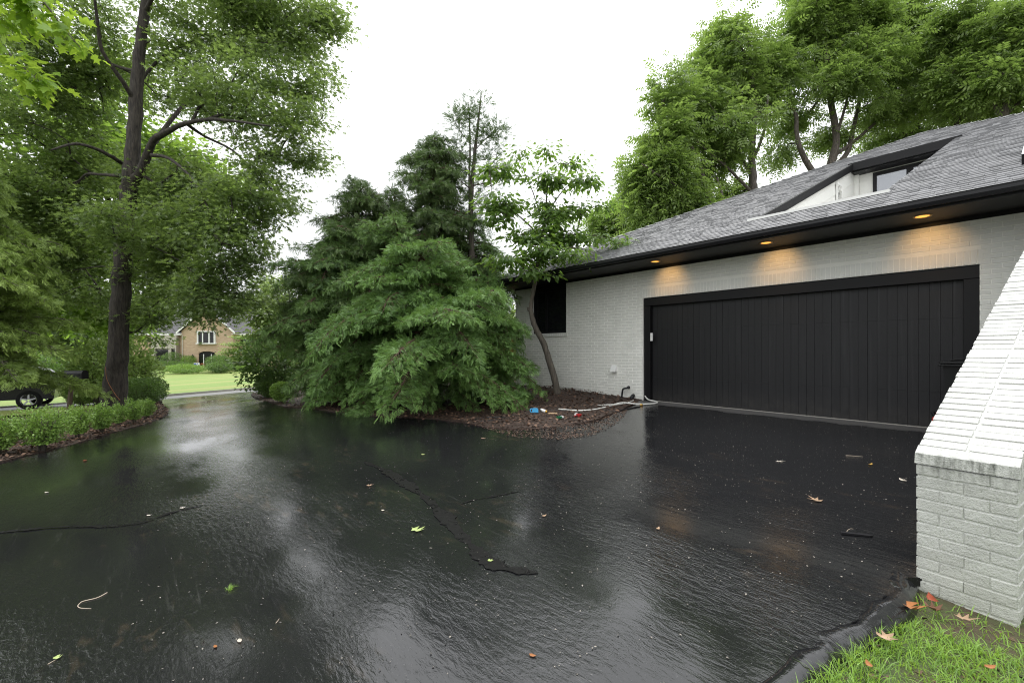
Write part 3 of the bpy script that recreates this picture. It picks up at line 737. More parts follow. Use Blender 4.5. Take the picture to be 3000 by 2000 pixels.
# keypad, vent, pipes
mb = MB(); p = onwall(1910, 987, yf); mb.box(p.x-.028, p.x+.028, yf-.028, yf, p.z-.09, p.z+.09, .006); kp = mb.build('keypad', MAT['white_trim'], house, label='small white keypad on the black door frame')
mb = MB(); p = onwall(1801, 1080, YW); mb.prism([(p.x-.075, YW, p.z+.09), (p.x-.075, YW-.02, p.z+.09), (p.x-.075, YW-.10, p.z-.07), (p.x-.075, YW, p.z-.07)], (.15,0,0)); mb.build('vent_hood', MAT['white_trim'], house)
mb = MB(); q = [onwall(1843, 1134, YW), onwall(1838, 1136, YW-.10), onwall(1826, 1139, YW-.13), onwall(1823, 1150, YW-.13), onwall(1820, 1177, YW-.13)]
mb.tube(catmull(q, 4), .021, 8); mb.tube([q[0]+Vector((0,.02,0)), q[0]+Vector((0,-.03,0))], .034, 10); mb.build('pipe', MAT['black_metal'], house, True)
mb = MB(); q = [onwall(1856, 1158, YW), onwall(1853, 1160, YW-.10), onwall(1850, 1168, YW-.13), onwall(1848, 1181, YW-.14)]
mb.tube(catmull(q, 4), .042, 10); mb.build('pipe', MAT['black_metal'], house, True)
# window
yw = YW+.10
wf = MB(); wm = -9.17
wf.box(WX0, WX0+.06, yw-.04, yw+.05, WZ, SOF); wf.box(WX1-.06, WX1, yw-.04, yw+.05, WZ, SOF); wf.box(WX0+.06, WX1-.06, yw-.04, yw+.05, WZ, WZ+.06); wf.box(wm-.03, wm+.03, yw-.035, yw+.05, WZ+.06, 2.76); wf.box(WX0+.06, WX1-.06, yw-.045, yw+.05, 2.76, SOF)
win = wf.build('window', MAT['black_trim'], house)
mb = MB(); mb.box(WX0+.06, wm-.03, yw, yw+.012, WZ+.06, 2.76); mb.box(wm+.03, WX1-.06, yw, yw+.012, WZ+.06, 2.76); mb.build('pane', MAT['dark_glass'], win)
mb = MB(); k = 0; x = WX0-.10
while x < WX1+.02: mb.box(x, x+.064, YW-.04, YW+.06, WZ-.098, WZ-.004, .004); x += .068
mb.build('sill', MAT['white_painted_brick'], win)
# eaves
EX0, EX1 = -10.95, 6.35
mb = MB(); mb.box(EX0+.03, EX1-.03, YE+.04, YW, SOF, SOF+.03); mb.box(EX0+.03, XL, YW, 25.4, SOF, SOF+.03); mb.box(XR, EX1-.03, YW, 25.4, SOF, SOF+.03); mb.build('soffit', MAT['black_trim'], house)
mb = MB(); mb.box(EX0, EX1, YE, YE+.035, SOF-.02, ZE-.02); mb.box(EX0, EX0+.035, YE+.035, 25.4, SOF-.02, ZE-.02); mb.box(EX1-.035, EX1, YE+.035, 25.4, SOF-.02, ZE-.02)
mb.box(XL, XR, YW-.03, YW+.0, SOF-.05, SOF+.005); mb.build('fascia', MAT['black_trim'], house)
# gutter with a thin pale drip edge above it
prof = [(0,-.10),(-.075,-.10),(-.10,-.055),(-.10,-.012),(-.115,0),(-.10,.004),(-.088,-.012),(-.088,-.05),(-.07,-.088),(0,-.088)]
mb = MB(); mb.prism([(EX0-.02, YE-.002+a, ZE-.012+b) for a, b in prof], (EX1-EX0+.04,0,0))
mb.prism([(EX0+.002-(-a), YE+.1, ZE-.012+b) for a, b in prof], (0,15,0)); mb.build('gutter', MAT['black_metal'], house)
mb = MB(); mb.prism([(EX0, YE-.02, ZE-.010), (EX0, YE-.02, ZE+.004), (EX0, YE+.06, ZE+.034), (EX0, YE+.06, ZE+.026)], (EX1-EX0,0,0)); mb.build('drip_edge', MAT['white_trim'], house)
# downspout at the far corner
mb = MB(); q = [Vector((EX0-.06, YW+.5, SOF+.0)), Vector((EX0-.03, YW+.4, SOF-.10)), Vector((XL-.22, YW+.18, SOF-.30)), Vector((XL-.06, YW+.10, SOF-.42)), Vector((XL-.045, YW+.09, SOF-.62)), Vector((XL-.045, YW+.09, .1))]
mb.tube(catmull(q, 5), .046, 10); mb.build('downspout', MAT['black_metal'], house, True)
# roof: pyramid-ended hip, with an inset dormer cut into the front plane
PK = Vector((-2.3, 16.5, rz_(16.5)))
HA, HB, HC, HD = (-3.62,8.87), (-1.74,8.87), (-1.39,13.45), (-3.25,13.45)
def fx0(y): return EX0+(y-YE)*(PK.x-EX0)/(PK.y-YE)
def fx1(y): return EX1+(y-YE)*(PK.x-EX1)/(PK.y-YE)
def hx0(y): return HA[0]+(HD[0]-HA[0])*(y-HA[1])/(HD[1]-HA[1])
def hx1(y): return HB[0]+(HC[0]-HB[0])*(y-HB[1])/(HC[1]-HB[1])
mb = MB()
def rq(pts): mb.add([(x, y, rz_(y)) for x, y in pts], [tuple(range(len(pts)))])
rq([(EX0,YE),(EX1,YE),(fx1(8.87),8.87),(fx0(8.87),8.87)])
rq([(fx0(8.87),8.87),HA,HD,(fx0(13.45),13.45)]); rq([HB,(fx1(8.87),8.87),(fx1(13.45),13.45),HC])
rq([(fx0(13.45),13.45),(fx1(13.45),13.45),(PK.x,PK.y)])
YB = 25.4
mb.add([(EX0,YE,ZE),(PK.x,PK.y,PK.z),(PK.x,YB,PK.z),(EX0,YB,ZE)], [(0,1,2,3)]); mb.add([(EX1,YE,ZE),(EX1,YB,ZE),(PK.x,YB,PK.z),(PK.x,PK.y,PK.z)], [(0,1,2,3)])
mb.add([(EX0,YB,ZE),(PK.x,YB,PK.z),(EX1,YB,ZE)], [(0,1,2)])
roof = mb.build('roof', MAT['grey_shingle'], house)
a_ = roof.data.attributes.new('tint', 'FLOAT', 'POINT'); a_.data.foreach_set('value', np.full(len(roof.data.vertices), .25, np.float32))
# shingle tabs, each with its own shadow line
rgs = np.random.default_rng(9); SV = []; SF = []; ST = []
cosr = 1/math.sqrt(1+SL*SL); ex = .135
nrow = int((PK.y-YE)/cosr/ex)
nrm_ = Vector((0,-SL,1)).normalized()
for r in range(nrow):
    y0 = YE-.015+r*ex*cosr; y1 = y0+ex*cosr*1.02; yc = (y0+y1)/2
    xa = fx0(max(YE, y0)); xb = fx1(max(YE, y0)); x = xa-rgs.random()*.3
    while x < xb:
        wdt = rgs.choice([.10,.14,.19,.25]); p, q = max(x, xa), min(x+wdt-.004, xb); x += wdt
        if q-p < .02: continue
        if HA[1]-.02 < yc < HD[1]:
            a, b = hx0(yc), hx1(yc)
            if p < b and q > a:
                if p < a: q = min(q, a)
                elif q > b: p = max(p, b)
                else: continue
                if q-p < .02: continue
        hgt = rgs.choice([.010,.013,.018]); dy = rgs.choice([0,0,.02])
        b = len(SV); n = nrm_
        lo0 = Vector((p, y0-dy*cosr, rz_(y0-dy*cosr))); lo1 = Vector((q, y0-dy*cosr, rz_(y0-dy*cosr))); hi1 = Vector((q, y1, rz_(y1))); hi0 = Vector((p, y1, rz_(y1)))
        SV += [lo0+n*hgt, lo1+n*hgt, hi1+n*.002, hi0+n*.002, lo0-n*.001, lo1-n*.001]; SF += [(b,b+1,b+2,b+3),(b+4,b+5,b+1,b)]
        ST += [float(np.clip(rgs.normal(.50, .14), 0, 1))]*6
sh = np_mesh('shingles', [v[:] for v in SV], SF, ST); link('shingles', sh, MAT['grey_shingle'], roof)
mb = MB()
for cx, dirx in ((EX0, 1), (EX1, -1)):
    n = 46
    for i in range(n):
        t0, t1 = i/n, (i+1.15)/n; a = Vector((cx,YE,ZE)).lerp(PK, t0); b = Vector((cx,YE,ZE)).lerp(PK, min(1, t1)); s = Vector((.14*dirx,-.02,0)); s2 = Vector((-.02*dirx,.14,0))
        up = Vector((0,0,.022)); u2 = Vector((0,0,.010))
        mb.add([a+s+up*.4, a+up*1.6, a+s2+up*.4, b+s+u2*.4, b+u2*1.2, b+s2+u2*.4], [(0,1,4,3),(1,2,5,4),(0,2,1)])
hc = mb.build('hip_cap', MAT['grey_shingle'], roof); a_ = hc.data.attributes.new('tint', 'FLOAT', 'POINT'); a_.data.foreach_set('value', np.repeat(rgs.random(len(hc.data.vertices)//6)*.5, 6).astype(np.float32))
# inset dormer
yb = 13.78
dorm = MB(); 
xl0, xl1 = HA[0], hx0(yb)
dorm.add([(HA[0],HA[1],3.42),(xl1,yb,3.42),(xl1,yb,rz_(yb)),(HA[0],HA[1],rz_(HA[1]))], [(0,1,2,3)])
# siding laps parallel to the roof slope
for k in range(9):
    dz = .24+k*.24; o = .004
    pts = []
    for y in (max(HA[1], YE+(3.42+dz-ZE)/SL), yb):
        xx = HA[0]+(xl1-HA[0])*(y-HA[1])/(yb-HA[1]); pts.append((xx, y, rz_(y)-dz))
    a, b = pts
    dorm.add([(a[0]+.002,a[1],a[2]-.012),(b[0]+.002,b[1],b[2]-.012),(b[0]+.014,b[1],b[2]),(a[0]+.014,a[1],a[2]),(b[0]+.002,b[1],b[2]+.228),(a[0]+.002,a[1],a[2]+.228)], [(0,1,2,3),(3,2,4,5)])
xr1 = hx1(yb)
dorm.add([(xl1,yb,3.42),(xr1+.3,yb,3.42),(xr1+.3,yb,rz_(yb)+.0),(xl1,yb,rz_(yb)+.0)], [(0,1,2,3)])
dorm.add([(HB[0]+.02,HB[1],3.42),(xr1+.02,yb,3.42),(xr1+.02,yb,rz_(yb)),(HB[0]+.02,HB[1],rz_(HB[1]))], [(3,2,1,0)])
dorm.add([(HA[0],HA[1],3.45),(HB[0],HB[1],3.45),(xr1,yb,3.55),(xl1,yb,3.55)], [(0,1,2,3)])
dorm.box(xl1+.002, xl1+.09, yb-.09, yb-.002, 3.4, 5.62)
dormer = dorm.build('dormer', MAT['siding_paint'], house)
mb = MB()
def ftrim(p0, p1, h, th, inx):
    a0 = Vector((p0[0], p0[1], rz_(p0[1])+.02)); a1 = Vector((p1[0], p1[1], rz_(p1[1])+.02)); d = Vector((0,0,-h)); i = Vector(inx)*th
    mb.add([a0, a1, a1+d, a0+d, a0+i, a1+i, a1+d+i, a0+d+i], [(0,1,2,3),(4,7,6,5),(0,4,5,1),(3,2,6,7),(0,3,7,4),(1,5,6,2)])
ftrim((HA[0], HA[1]), (HD[0], HD[1]), .17, .07, (1,0,0)); ftrim((HD[0]-.03, HD[1]), (HC[0]+.1, HC[1]), .19, .06, (0,-1,0))
mb.box(xl1, xr1+.2, 13.45, yb-.003, rz_(13.45)-.20, rz_(13.45)-.17)
mb.build('trim', MAT['black_trim'], dormer)
mb = MB(); mb.box(HA[0]-.1, HB[0]+.1, HA[1]-.05, HA[1]+.03, rz_(HA[1])-.01, rz_(HA[1])+.035); mb.build('flashing', MAT['white_trim'], dormer)
mb = MB(); wx0, wx1 = xl1+.36, xl1+1.72; wz0, wz1 = 4.35, 5.42
mb.box(wx0, wx0+.07, yb-.05, yb, wz0, wz1); mb.box(wx1-.07, wx1, yb-.05, yb, wz0, wz1); mb.box(wx0+.07, wx1-.07, yb-.05, yb, wz1-.08, wz1); mb.box((wx0+wx1)/2-.06, (wx0+wx1)/2+.06, yb-.048, yb, wz0, wz1-.08)
dwin = mb.build('dormer_window', MAT['black_trim'], dormer)
mb = MB(); mb.box(wx0+.07, (wx0+wx1)/2-.06, yb-.02, yb-.004, wz0, wz1-.08); mb.box((wx0+wx1)/2+.06, wx1-.07, yb-.02, yb-.004, wz0, wz1-.08); mb.build('dormer_pane', MAT['clear_mirror_glass'], dormer)
mb = MB(); vy = 12.75; vx = hx0(vy)*0+HA[0]+(xl1-HA[0])*(vy-HA[1])/(yb-HA[1])
mb.box(vx+.004, vx+.04, vy-.2, vy-.15, 4.2, 5.05); mb.box(vx+.004, vx+.04, vy+.15, vy+.2, 4.2, 5.05); mb.box(vx+.004, vx+.04, vy-.15, vy+.15, 5.0, 5.05)
for k in range(11): mb.prism([(vx+.006, vy-.15, 4.22+k*.07), (vx+.034, vy-.15, 4.22+k*.07-.03), (vx+.034, vy-.15, 4.22+k*.07-.022), (vx+.006, vy-.15, 4.22+k*.07+.01)], (0,.30,0))
mb.build('vent', MAT['white_trim'], dormer); 
mb = MB(); mb.box(vx+.0055, vx+.008, vy-.15, vy+.15, 4.2, 5.0); mb.build('vent_backing', MAT['black_trim'], dormer)
# skylight and the dark gablet behind the hip
mb = MB(); sx0, sx1 = -.30, .85; y0, y1 = 8.80, 9.95; h = .13
pp = [(sx0,y0),(sx1,y0),(sx1,y1),(sx0,y1)]
mb.add([(x,y,rz_(y)) for x, y in pp]+[(x, y-.05, rz_(y)+h) for x, y in pp], [(0,1,5,4),(1,2,6,5),(2,3,7,6),(3,0,4,7)])
sky_ = mb.build('skylight', MAT['black_metal'], house)
mb = MB(); mb.add([(x, y-.05, rz_(y)+h+.001) for x, y in ((sx0,y0),(sx1,y0),(sx1,y1),(sx0,y1))], [(0,1,2,3)]); mb.build('pane', MAT['clear_mirror_glass'], sky_)
mb = MB(); c = Vector((-3.55, 17.6, 6.0)); mb.prism([(c.x-1.2, c.y-.55, 5.9), (c.x-1.2, c.y+.55, 5.9), (c.x-1.2, c.y, 7.14)], (1.6,0,0)); mb.build('gablet', MAT['black_trim'], house)
# recessed eave lamps
for xx in (-1.18, -3.17, -5.30):
    mb = MB(); mb.lathe([(.078,-.002),(.078,-.007),(.10,-.007),(.10,.002)], (xx, 8.25, SOF-.001), 24, False)
    lm = mb.build('soffit_light', plain('lamp_rim', (.5,.32,.12), .5) if 'lamp_rim' not in MAT else MAT['lamp_rim'], house, True)
    mb = MB(); mb.lathe([(.0001,.0),(.076,.0),(.076,.003),(.0001,.003)], (xx, 8.25, SOF-.004), 24)
    if 'lamp_glow' not in MAT: plain('lamp_glow', (.9,.5,.15), .5, emit=((1,.43,.07), .85))
    mb.build('bulb', MAT['lamp_glow'], lm)
    L = bpy.data.lights.new('eave_lamp', 'SPOT'); L.energy = 9.5; L.color = (1,.53,.16); L.spot_size = math.radians(86); L.spot_blend = 1; L.shadow_soft_size = .05
    lo = bpy.data.objects.new('eave_lamp', L); C.objects.link(lo); lo.location = (xx, 8.25, SOF-.012); lo.rotation_euler = (math.radians(58), 0, 0)

# ------------------------------------------------------------------ sloping wing wall
wing = thing('wing_wall', 'white painted brick wing wall sloping down with mildew stained end', 'wall', (wl0.x, wl0.y, -.3))
TZ = .55; TS = .52
def top(t): return min(TZ+TS*t, 2.94)
def wp(u, t, z): return Vector((wl0.x+ww.x*u+wd.x*t, wl0.y+ww.y*u+wd.y*t, z))
mb = MB(); e = .004; tk = (2.94-TZ)/TS
prof = [(0,-.6),(WING_L,-.6),(WING_L,2.87),(tk,2.87),(0,TZ-.07)]
vs = [wp(e, t+e*(t == 0), z) for t, z in prof]+[wp(WING_W-e, t+e*(t == 0), z) for t, z in prof]
mb.add(vs, [(0,1,2,3,4),(9,8,7,6,5)]+[(i,(i+1) % 5+0,(i+1) % 5+5,i+5) for i in range(5)])
rgw = np.random.default_rng(21)
def face_bricks(pt, L, zlo, topf, first):
    r = 0; z = zlo
    while z < 2.9:
        zb = z+.0585; x = -(.1015 if r % 2 else 0)
        while x < L:
            p = max(0, x); q = min(x+.2005, L); x += .203
            if q-p < .02: continue
            if zb > topf(p)-.062: continue
            pr = .0055*rgw.uniform(.7, 1.3); b = .003; j = rgw.normal(0, .0018, 8)
            k0 = len(mb.v); tv = float(np.clip(.45+j[0]*150, 0, .9))
            for q_ in range(4, 8): mb.t[k0+q_] = tv
            mb.add([pt(p,z,0), pt(q,z,0), pt(q,zb,0), pt(p,zb,0), pt(p+b+j[0],z+b+j[1],pr), pt(q-b+j[2],z+b+j[3],pr), pt(q-b+j[4],zb-b+j[5],pr), pt(p+b+j[6],zb-b+j[7],pr)], [(4,5,6,7),(0,1,5,4),(1,2,6,5),(2,3,7,6),(3,0,4,7)])
        z += .0677; r += 1
zs = TZ-.0677*14-.062
face_bricks(lambda s, z, o: wp(s, e-o, z), WING_W, zs, lambda s: TZ, 0)
face_bricks(lambda s, z, o: wp(e-o, s, z), WING_L, zs, top, 0)
face_bricks(lambda s, z, o: wp(WING_W-e+o, s, z), WING_L, zs, top, 0)
mb.build('wall', MAT['weathered_painted_brick'], wing)
mb = MB(); th = math.atan(TS); n = int((tk/math.cos(th))/.0690)
su = Vector((wd.x*math.cos(th), wd.y*math.cos(th), math.sin(th))); nu = Vector((-wd.x*math.sin(th), -wd.y*math.sin(th), math.cos(th)))
o0 = wp(0, 0, TZ)
def cp(u, s, h): return o0+ww*u+su*s+nu*h
# first cap brick has a plumb face
mb.add([wp(-.008,-.008,TZ-.064), wp(WING_W+.008,-.008,TZ-.064), wp(WING_W+.006,-.006,TZ-.004), wp(-.006,-.006,TZ-.004), cp(-.006,.062,.006), cp(WING_W+.006,.062,.006), wp(-.008,.09,TZ-.064), wp(WING_W+.008,.09,TZ-.064)],
       [(0,1,2,3),(3,2,5,4),(0,3,4,6),(2,1,7,5),(6,4,5,7)])
for i in range(1, n):
    s0 = i*.0690-.002; s1 = s0+.0610
    for u0, u1 in ((-.007, WING_W*.5-.004), (WING_W*.5+.004, WING_W+.007)):
        d = rgw.normal(0, .0018); ja = rgw.normal(0, .002, 4); b = .004; h = .007+d
        k0 = len(mb.v); tv = float(np.clip(.6+ja[0]*120, .2, 1))
        for q_ in range(4, 8): mb.t[k0+q_] = tv
        mb.add([cp(u0+ja[0],s0,-.062), cp(u1+ja[1],s0,-.062), cp(u1+ja[1],s1,-.062), cp(u0+ja[0],s1,-.062), cp(u0+b+ja[0],s0+b,h), cp(u1-b+ja[1],s0+b,h), cp(u1-b+ja[1],s1-b,h), cp(u0+b+ja[0],s1-b,h)], [(4,5,6,7),(0,1,5,4),(1,2,6,5),(2,3,7,6),(3,0,4,7)])
mb.add([cp(.004,.05,-.06), cp(WING_W-.004,.05,-.06), cp(WING_W-.004,n*.069,-.06), cp(.004,n*.069,-.06), cp(.004,.05,.002), cp(WING_W-.004,.05,.002), cp(WING_W-.004,n*.069,.002), cp(.004,n*.069,.002)], [(4,5,6,7),(0,1,5,4),(1,2,6,5),(3,0,4,7)])
mb.build('cap', MAT['weathered_painted_brick'], wing)
# ------------------------------------------------------------------ trees
from mathutils import Matrix
def onground(px, Z):
    p = W(px, 1025, Z); return Vector((p.x, p.y, gz(p.x, p.y)))
def B(px, py, rx, ry, Z, rz_m, w=1.0):
    """crown clump centred on a sight line at depth Z, with real radii"""
    k = Z/F; return (W(px, py, Z), (rx*k*.5+rz_m*.5, rx*k*.5+rz_m*.5, ry*k), w)
# the oak by the drive
ZO = 12.2
ob = onground(334, ZO)
def O(px, py, dz=0): return W(px, py, ZO+dz)
gb = ob.z
trunk = [(Vector((ob.x, ob.y, gb-.15)), .42), (Vector((ob.x, ob.y, gb+.12)), .355), (O(338,1120), .315), (O(345,1050), .285), (O(352,900), .262), (O(362,740), .245), (O(373,600), .24), (O(384,520), .235), (O(391,430), .20), (O(396,330), .19), (O(402,230), .175), (O(415,100), .15), (O(432,-20), .13), (O(440,-200), .11), (O(430,-420), .08), (O(440,-650), .05)]
limbs = [
 [(O(384,530), .16), (O(408,510,-.1), .15), (O(428,462,-.2), .135), (O(452,410,-.4), .115), (O(492,385,-.7), .09), (O(545,362,-1.0), .07), (O(620,350,-1.4), .055), (O(700,357,-1.8), .04), (O(790,370,-2.2), .025)],
 [(O(436,440,-.2), .10), (O(470,395,.2), .085), (O(520,330,.6), .07), (O(570,280,.9), .055), (O(620,255,1.2), .04), (O(700,235,1.5), .025)],
 [(O(445,455,-.3), .07), (O(485,460,-.5), .055), (O(530,490,-.9), .045), (O(575,540,-1.2), .035), (O(610,610,-1.5), .025), (O(650,690,-1.7), .015)],
 [(O(545,362,-1.0), .06), (O(600,400,-.6), .045), (O(680,440,-.5), .035), (O(740,500,-.5), .025), (O(800,580,-.6), .015)],
 [(O(356,478), .075), (O(320,455,-.4), .065), (O(270,432,-.8), .05), (O(215,422,-1.2), .04), (O(150,440,-1.6), .025)],
 [(O(352,515), .06), (O(300,512,.3), .05), (O(255,510,.6), .045), (O(230,530,.8), .035), (O(185,545,1.1), .025), (O(120,560,1.4), .015)],
 [(O(395,300), .09), (O(360,240,-.4), .07), (O(300,150,-.9), .055), (O(285,60,-1.2), .045), (O(270,-60,-1.6), .03)],
 [(O(398,260), .08), (O(430,215,.5), .06), (O(500,150,1.0), .05), (O(620,110,1.3), .04), (O(700,95,1.4), .032), (O(790,88,1.4), .025), (O(900,75,1.4), .015)],
 [(O(425,40), .08), (O(480,-60,-.5), .06), (O(600,-160,-1.2), .045), (O(760,-220,-1.6), .025)],
 [(O(400,210), .06), (O(330,190,.8), .05), (O(240,150,1.6), .04), (O(120,110,2.2), .025)],
 [(O(366,700), .035), (O(440,720,-.6), .028), (O(520,760,-1.2), .02), (O(600,830,-1.6), .012)],
 [(O(358,790), .03), (O(300,780,.5), .022), (O(230,790,1.0), .016), (O(150,800,1.5), .01)]]
obl = []
for px, py, rx, ry, dz, rzm in ((800,60,210,100,.4,1.5),(960,70,70,55,1.2,.6),(860,250,110,110,.2,1.3),(880,385,70,75,-.3,.8),(700,300,170,130,-.6,1.7),(790,500,90,110,-.5,1.0),(700,590,110,100,-1.0,1.2),(640,700,120,90,-1.3,1.2),
      (650,835,95,85,-1.3,.9),(570,880,80,50,-1.5,.7),(540,560,120,110,.8,1.3),(500,740,110,100,.2,1.2),(470,840,80,60,.8,1.0),(600,130,170,140,1.2,1.6),(520,260,120,90,1.6,1.2),(300,130,150,130,1.6,1.5),(250,270,150,120,1.8,1.5),(120,330,160,160,1.0,1.7),(90,130,150,140,.3,1.6),
      (230,500,110,110,1.8,1.2),(110,600,140,120,.6,1.5),(200,740,120,100,1.6,1.2),(90,800,120,100,1.2,1.4),(320,640,90,50,-1.4,.7),(350,575,60,40,-1.5,.5),(345,700,60,35,-1.4,.5),(250,880,90,45,1.2,1.0),(430,640,80,70,1.6,1.0),(330,900,60,35,1.4,.7),(720,760,70,60,-1.2,.9),(900,470,50,50,.2,.7),(560,640,100,80,-.8,1.1),(430,520,90,70,1.5,1.1),(600,900,70,45,-1.0,.6),(760,640,60,70,-1,.9),(470,930,70,40,.6,.7),(690,890,70,45,-.8,.7),(430,980,40,28,.8,.5),(780,880,30,40,-.6,.4),(600,960,50,22,-1,.4),(520,985,40,18,-.9,.3),(430,-150,330,140,0,2.6),(760,-170,240,120,0,2.2),(120,-120,240,140,.5,2.4),(430,-430,300,180,0,2.6)):
    obl.append(B(px, py, rx, ry, ZO+dz, rzm, .28 if py < -100 else (2.2 if (py > 420 or px > 760) else 1.0)))
trunk = [(p, r*(.86 if k < 3 else .82)) for k, (p, r) in enumerate(trunk)]; limbs = [[(p, r*.74) for p, r in l] for l in limbs]
tree('oak_tree', 'tall oak with a straight dark trunk at the left of the driveway', 'tree', [trunk]+limbs, obl, 2500, 56, 'oak', .12, ('oak_bark','oak_bark','oak_leaf'), 31, spread=(.24,.24,.12), step=.3, rt=.0042, droop=.35, flat=.8, shell=2.2, loc=ob, clump=(6, .62))
# its root flare and the orange vine stem hanging down the bark
mb = MB()
for k in range(7):
    a = k*.9+.3; d = Vector((math.cos(a), math.sin(a), 0)); mb.tube([ob+d*.22+Vector((0,0,.30)), ob+d*.32+Vector((0,0,.08)), ob+d*.50+Vector((0,0,-.06))], [.06,.07,.03], 8)
oak = [o for o in bpy.data.objects if o.name == 'oak_tree'][0]
mb.build('root_flare', MAT['oak_bark'], oak, True)
def bk(px, py): return W(px, py, ZO-.29)
mb = MB(); mb.tube(catmull([bk(309,1075)+Vector((0,0,0)), bk(311,1100), bk(316,1118), bk(327,1138), bk(340,1158), bk(352,1172)], 5), .006, 6)
plain('orange_vine', (.28,.11,.04), .7); tag(mb.build('bare_vine', MAT['orange_vine'], None, True), 'thin orange vine stem hanging down the oak trunk', 'vine')

# conifers on the bed
CY = ('red_bark','cypress_leaf'); DK = ('red_bark','dark_cypress_leaf'); MD = ('red_bark','mid_cypress_leaf')
def bed(px, Z):
    p = onground(px, Z); p.z += .04; return p
CONG = 'conifers massed on the bed beside the house'
full = [(0,.75),(.06,1),(.25,1.0),(.5,.82),(.75,.5),(.9,.25),(1,.05)]
def prf(R, p=full): return [(h, r*R) for h, r in p]
conifer('cypress_tree', 'bright green cypress with drooping sprays sweeping down to the asphalt', 'conifer', bed(1235,9.9), 3.5, prf(1.95,[(0,.8),(.1,1),(.35,1),(.6,.88),(.8,.66),(.93,.42),(1,.15)]), 140, CY, 41, spray=.125, density=1.3, rise=.46, droop=.62, trunk_r=.09, group=CONG, wild=.55)
conifer('cypress_tree', 'low feathery cypress right against the garage corner', 'conifer', bed(1430,10.6), 3.0, prf(1.15), 85, CY, 42, spray=.12, density=1.3, rise=.30, droop=.55, trunk_r=.06, group=CONG)
conifer('cypress_tree', 'broad dark conifer at the street end of the conifer bed', 'conifer', bed(1000,12.0), 4.7, prf(1.75,[(0,.35),(.12,.6),(.32,1),(.55,.95),(.8,.62),(.93,.35),(1,.12)]), 130, MD, 43, spray=.145, density=1.2, rise=.25, droop=.5, trunk_r=.1, group=CONG, z0=.35)
conifer('cypress_tree', 'dark conifer with a blunt top, third highest of the conifers', 'conifer', bed(1050,12.7), 6.15, prf(1.9,[(0,.4),(.2,.8),(.4,1),(.6,.86),(.8,.52),(.93,.30),(1,.10)]), 170, DK, 44, spray=.15, density=1.1, rise=.25, droop=.45, trunk_r=.12, group=CONG, z0=.6)
conifer('cypress_tree', 'dark conifer with a blunt top between two taller neighbours', 'conifer', bed(1155,13.3), 6.2, prf(1.6,[(0,.5),(.2,.9),(.4,1),(.6,.9),(.8,.6),(.93,.32),(1,.10)]), 140, DK, 45, spray=.15, density=1.0, rise=.25, droop=.45, trunk_r=.11, group=CONG, z0=.8)
conifer('cypress_tree', 'tall dark dense conifer with a tufted top, left of the bare-stemmed cedar', 'conifer', bed(1262,12.6), 7.25, prf(1.65,[(0,.5),(.2,.9),(.4,1),(.6,.88),(.76,.62),(.86,.66),(.94,.36),(1,.10)]), 190, DK, 46, spray=.15, density=1.05, rise=.30, droop=.45, trunk_r=.12, group=CONG, z0=.8, lean=(.05,.1))
conifer('cypress_tree', 'dull green conifer filling the gap behind the dogwood', 'conifer', bed(1375,12.9), 5.2, prf(1.25,[(0,.5),(.2,.9),(.45,1),(.7,.85),(.9,.5),(1,.15)]), 110, MD, 47, spray=.145, density=1.0, rise=.25, droop=.5, trunk_r=.09, group=CONG, z0=.5)
conifer('cypress_tree', 'mid green cypress at the front left of the conifers with boughs low over the mulch', 'conifer', bed(1075,11.0), 3.2, prf(1.45), 90, CY, 48, spray=.125, density=1.25, rise=.28, droop=.5, trunk_r=.08, group=CONG)
conifer('cypress_tree', 'mid green conifer rising between the bright front cypress and the dark peaks', 'conifer', bed(1150,11.5), 4.75, prf(1.45,[(0,.6),(.15,.85),(.4,1),(.65,.85),(.85,.55),(1,.15)]), 120, MD, 49, spray=.135, density=1.15, rise=.4, droop=.5, trunk_r=.09, group=CONG, z0=.5)
# thin, nearly bare cedar
ZC = 12.6; cb = bed(1392, ZC)
def K(px, py, dz=0): return W(px, py, ZC+dz)
cp_ = [[(cb+Vector((0,0,-.1)), .12), (K(1386,900), .10), (K(1380,700), .085), (K(1379,600), .07), (K(1386,500), .055), (K(1393,430), .045), (K(1402,350), .03), (K(1410,268), .012)],
       [(K(1380,640), .05), (K(1375,540), .035), (K(1377,430), .025), (K(1373,300), .01)],
       [(K(1386,520), .02), (K(1430,490,.2), .014), (K(1475,440,.4), .008)], [(K(1386,560), .02), (K(1350,530,-.2), .012), (K(1325,500,-.3), .007)],
       [(K(1381,545), .018), (K(1430,535,-.3), .012), (K(1490,515,-.4), .007)], [(K(1392,440), .018), (K(1430,400,.2), .01), (K(1470,368,.3), .006)], [(K(1378,420), .015), (K(1345,380,.2), .009), (K(1322,336,.3), .006)],
       [(K(1386,480), .018), (K(1355,450,.2), .01), (K(1335,420), .006)]]
cbl = [B(px, py, rx, ry, ZC, .18) for px, py, rx, ry in ((1408,300,18,32),(1400,350,22,22),(1345,352,30,25),(1370,330,18,28),(1455,375,25,22),(1430,400,28,18),(1350,400,26,18),(1395,410,18,18),(1445,440,30,16),(1420,470,22,14),(1352,440,24,14),(1400,530,22,16),(1470,510,34,16),(1440,545,30,14),(1365,500,22,18),(1335,520,20,14),(1375,590,22,20),(1410,600,22,16))]
tree('cedar_tree', 'tall thin cedar with two bare stems and sparse tufts, highest of the conifers', 'conifer', cp_, cbl, 210, 11, 'spray', .15, ('grey_bark','grey_bark','dark_cypress_leaf'), 51, group=CONG, spread=(.15,.15,.13), step=.2, rt=.003, droop=-.3, flat=.4, shell=1.5, sides=8, loc=cb)
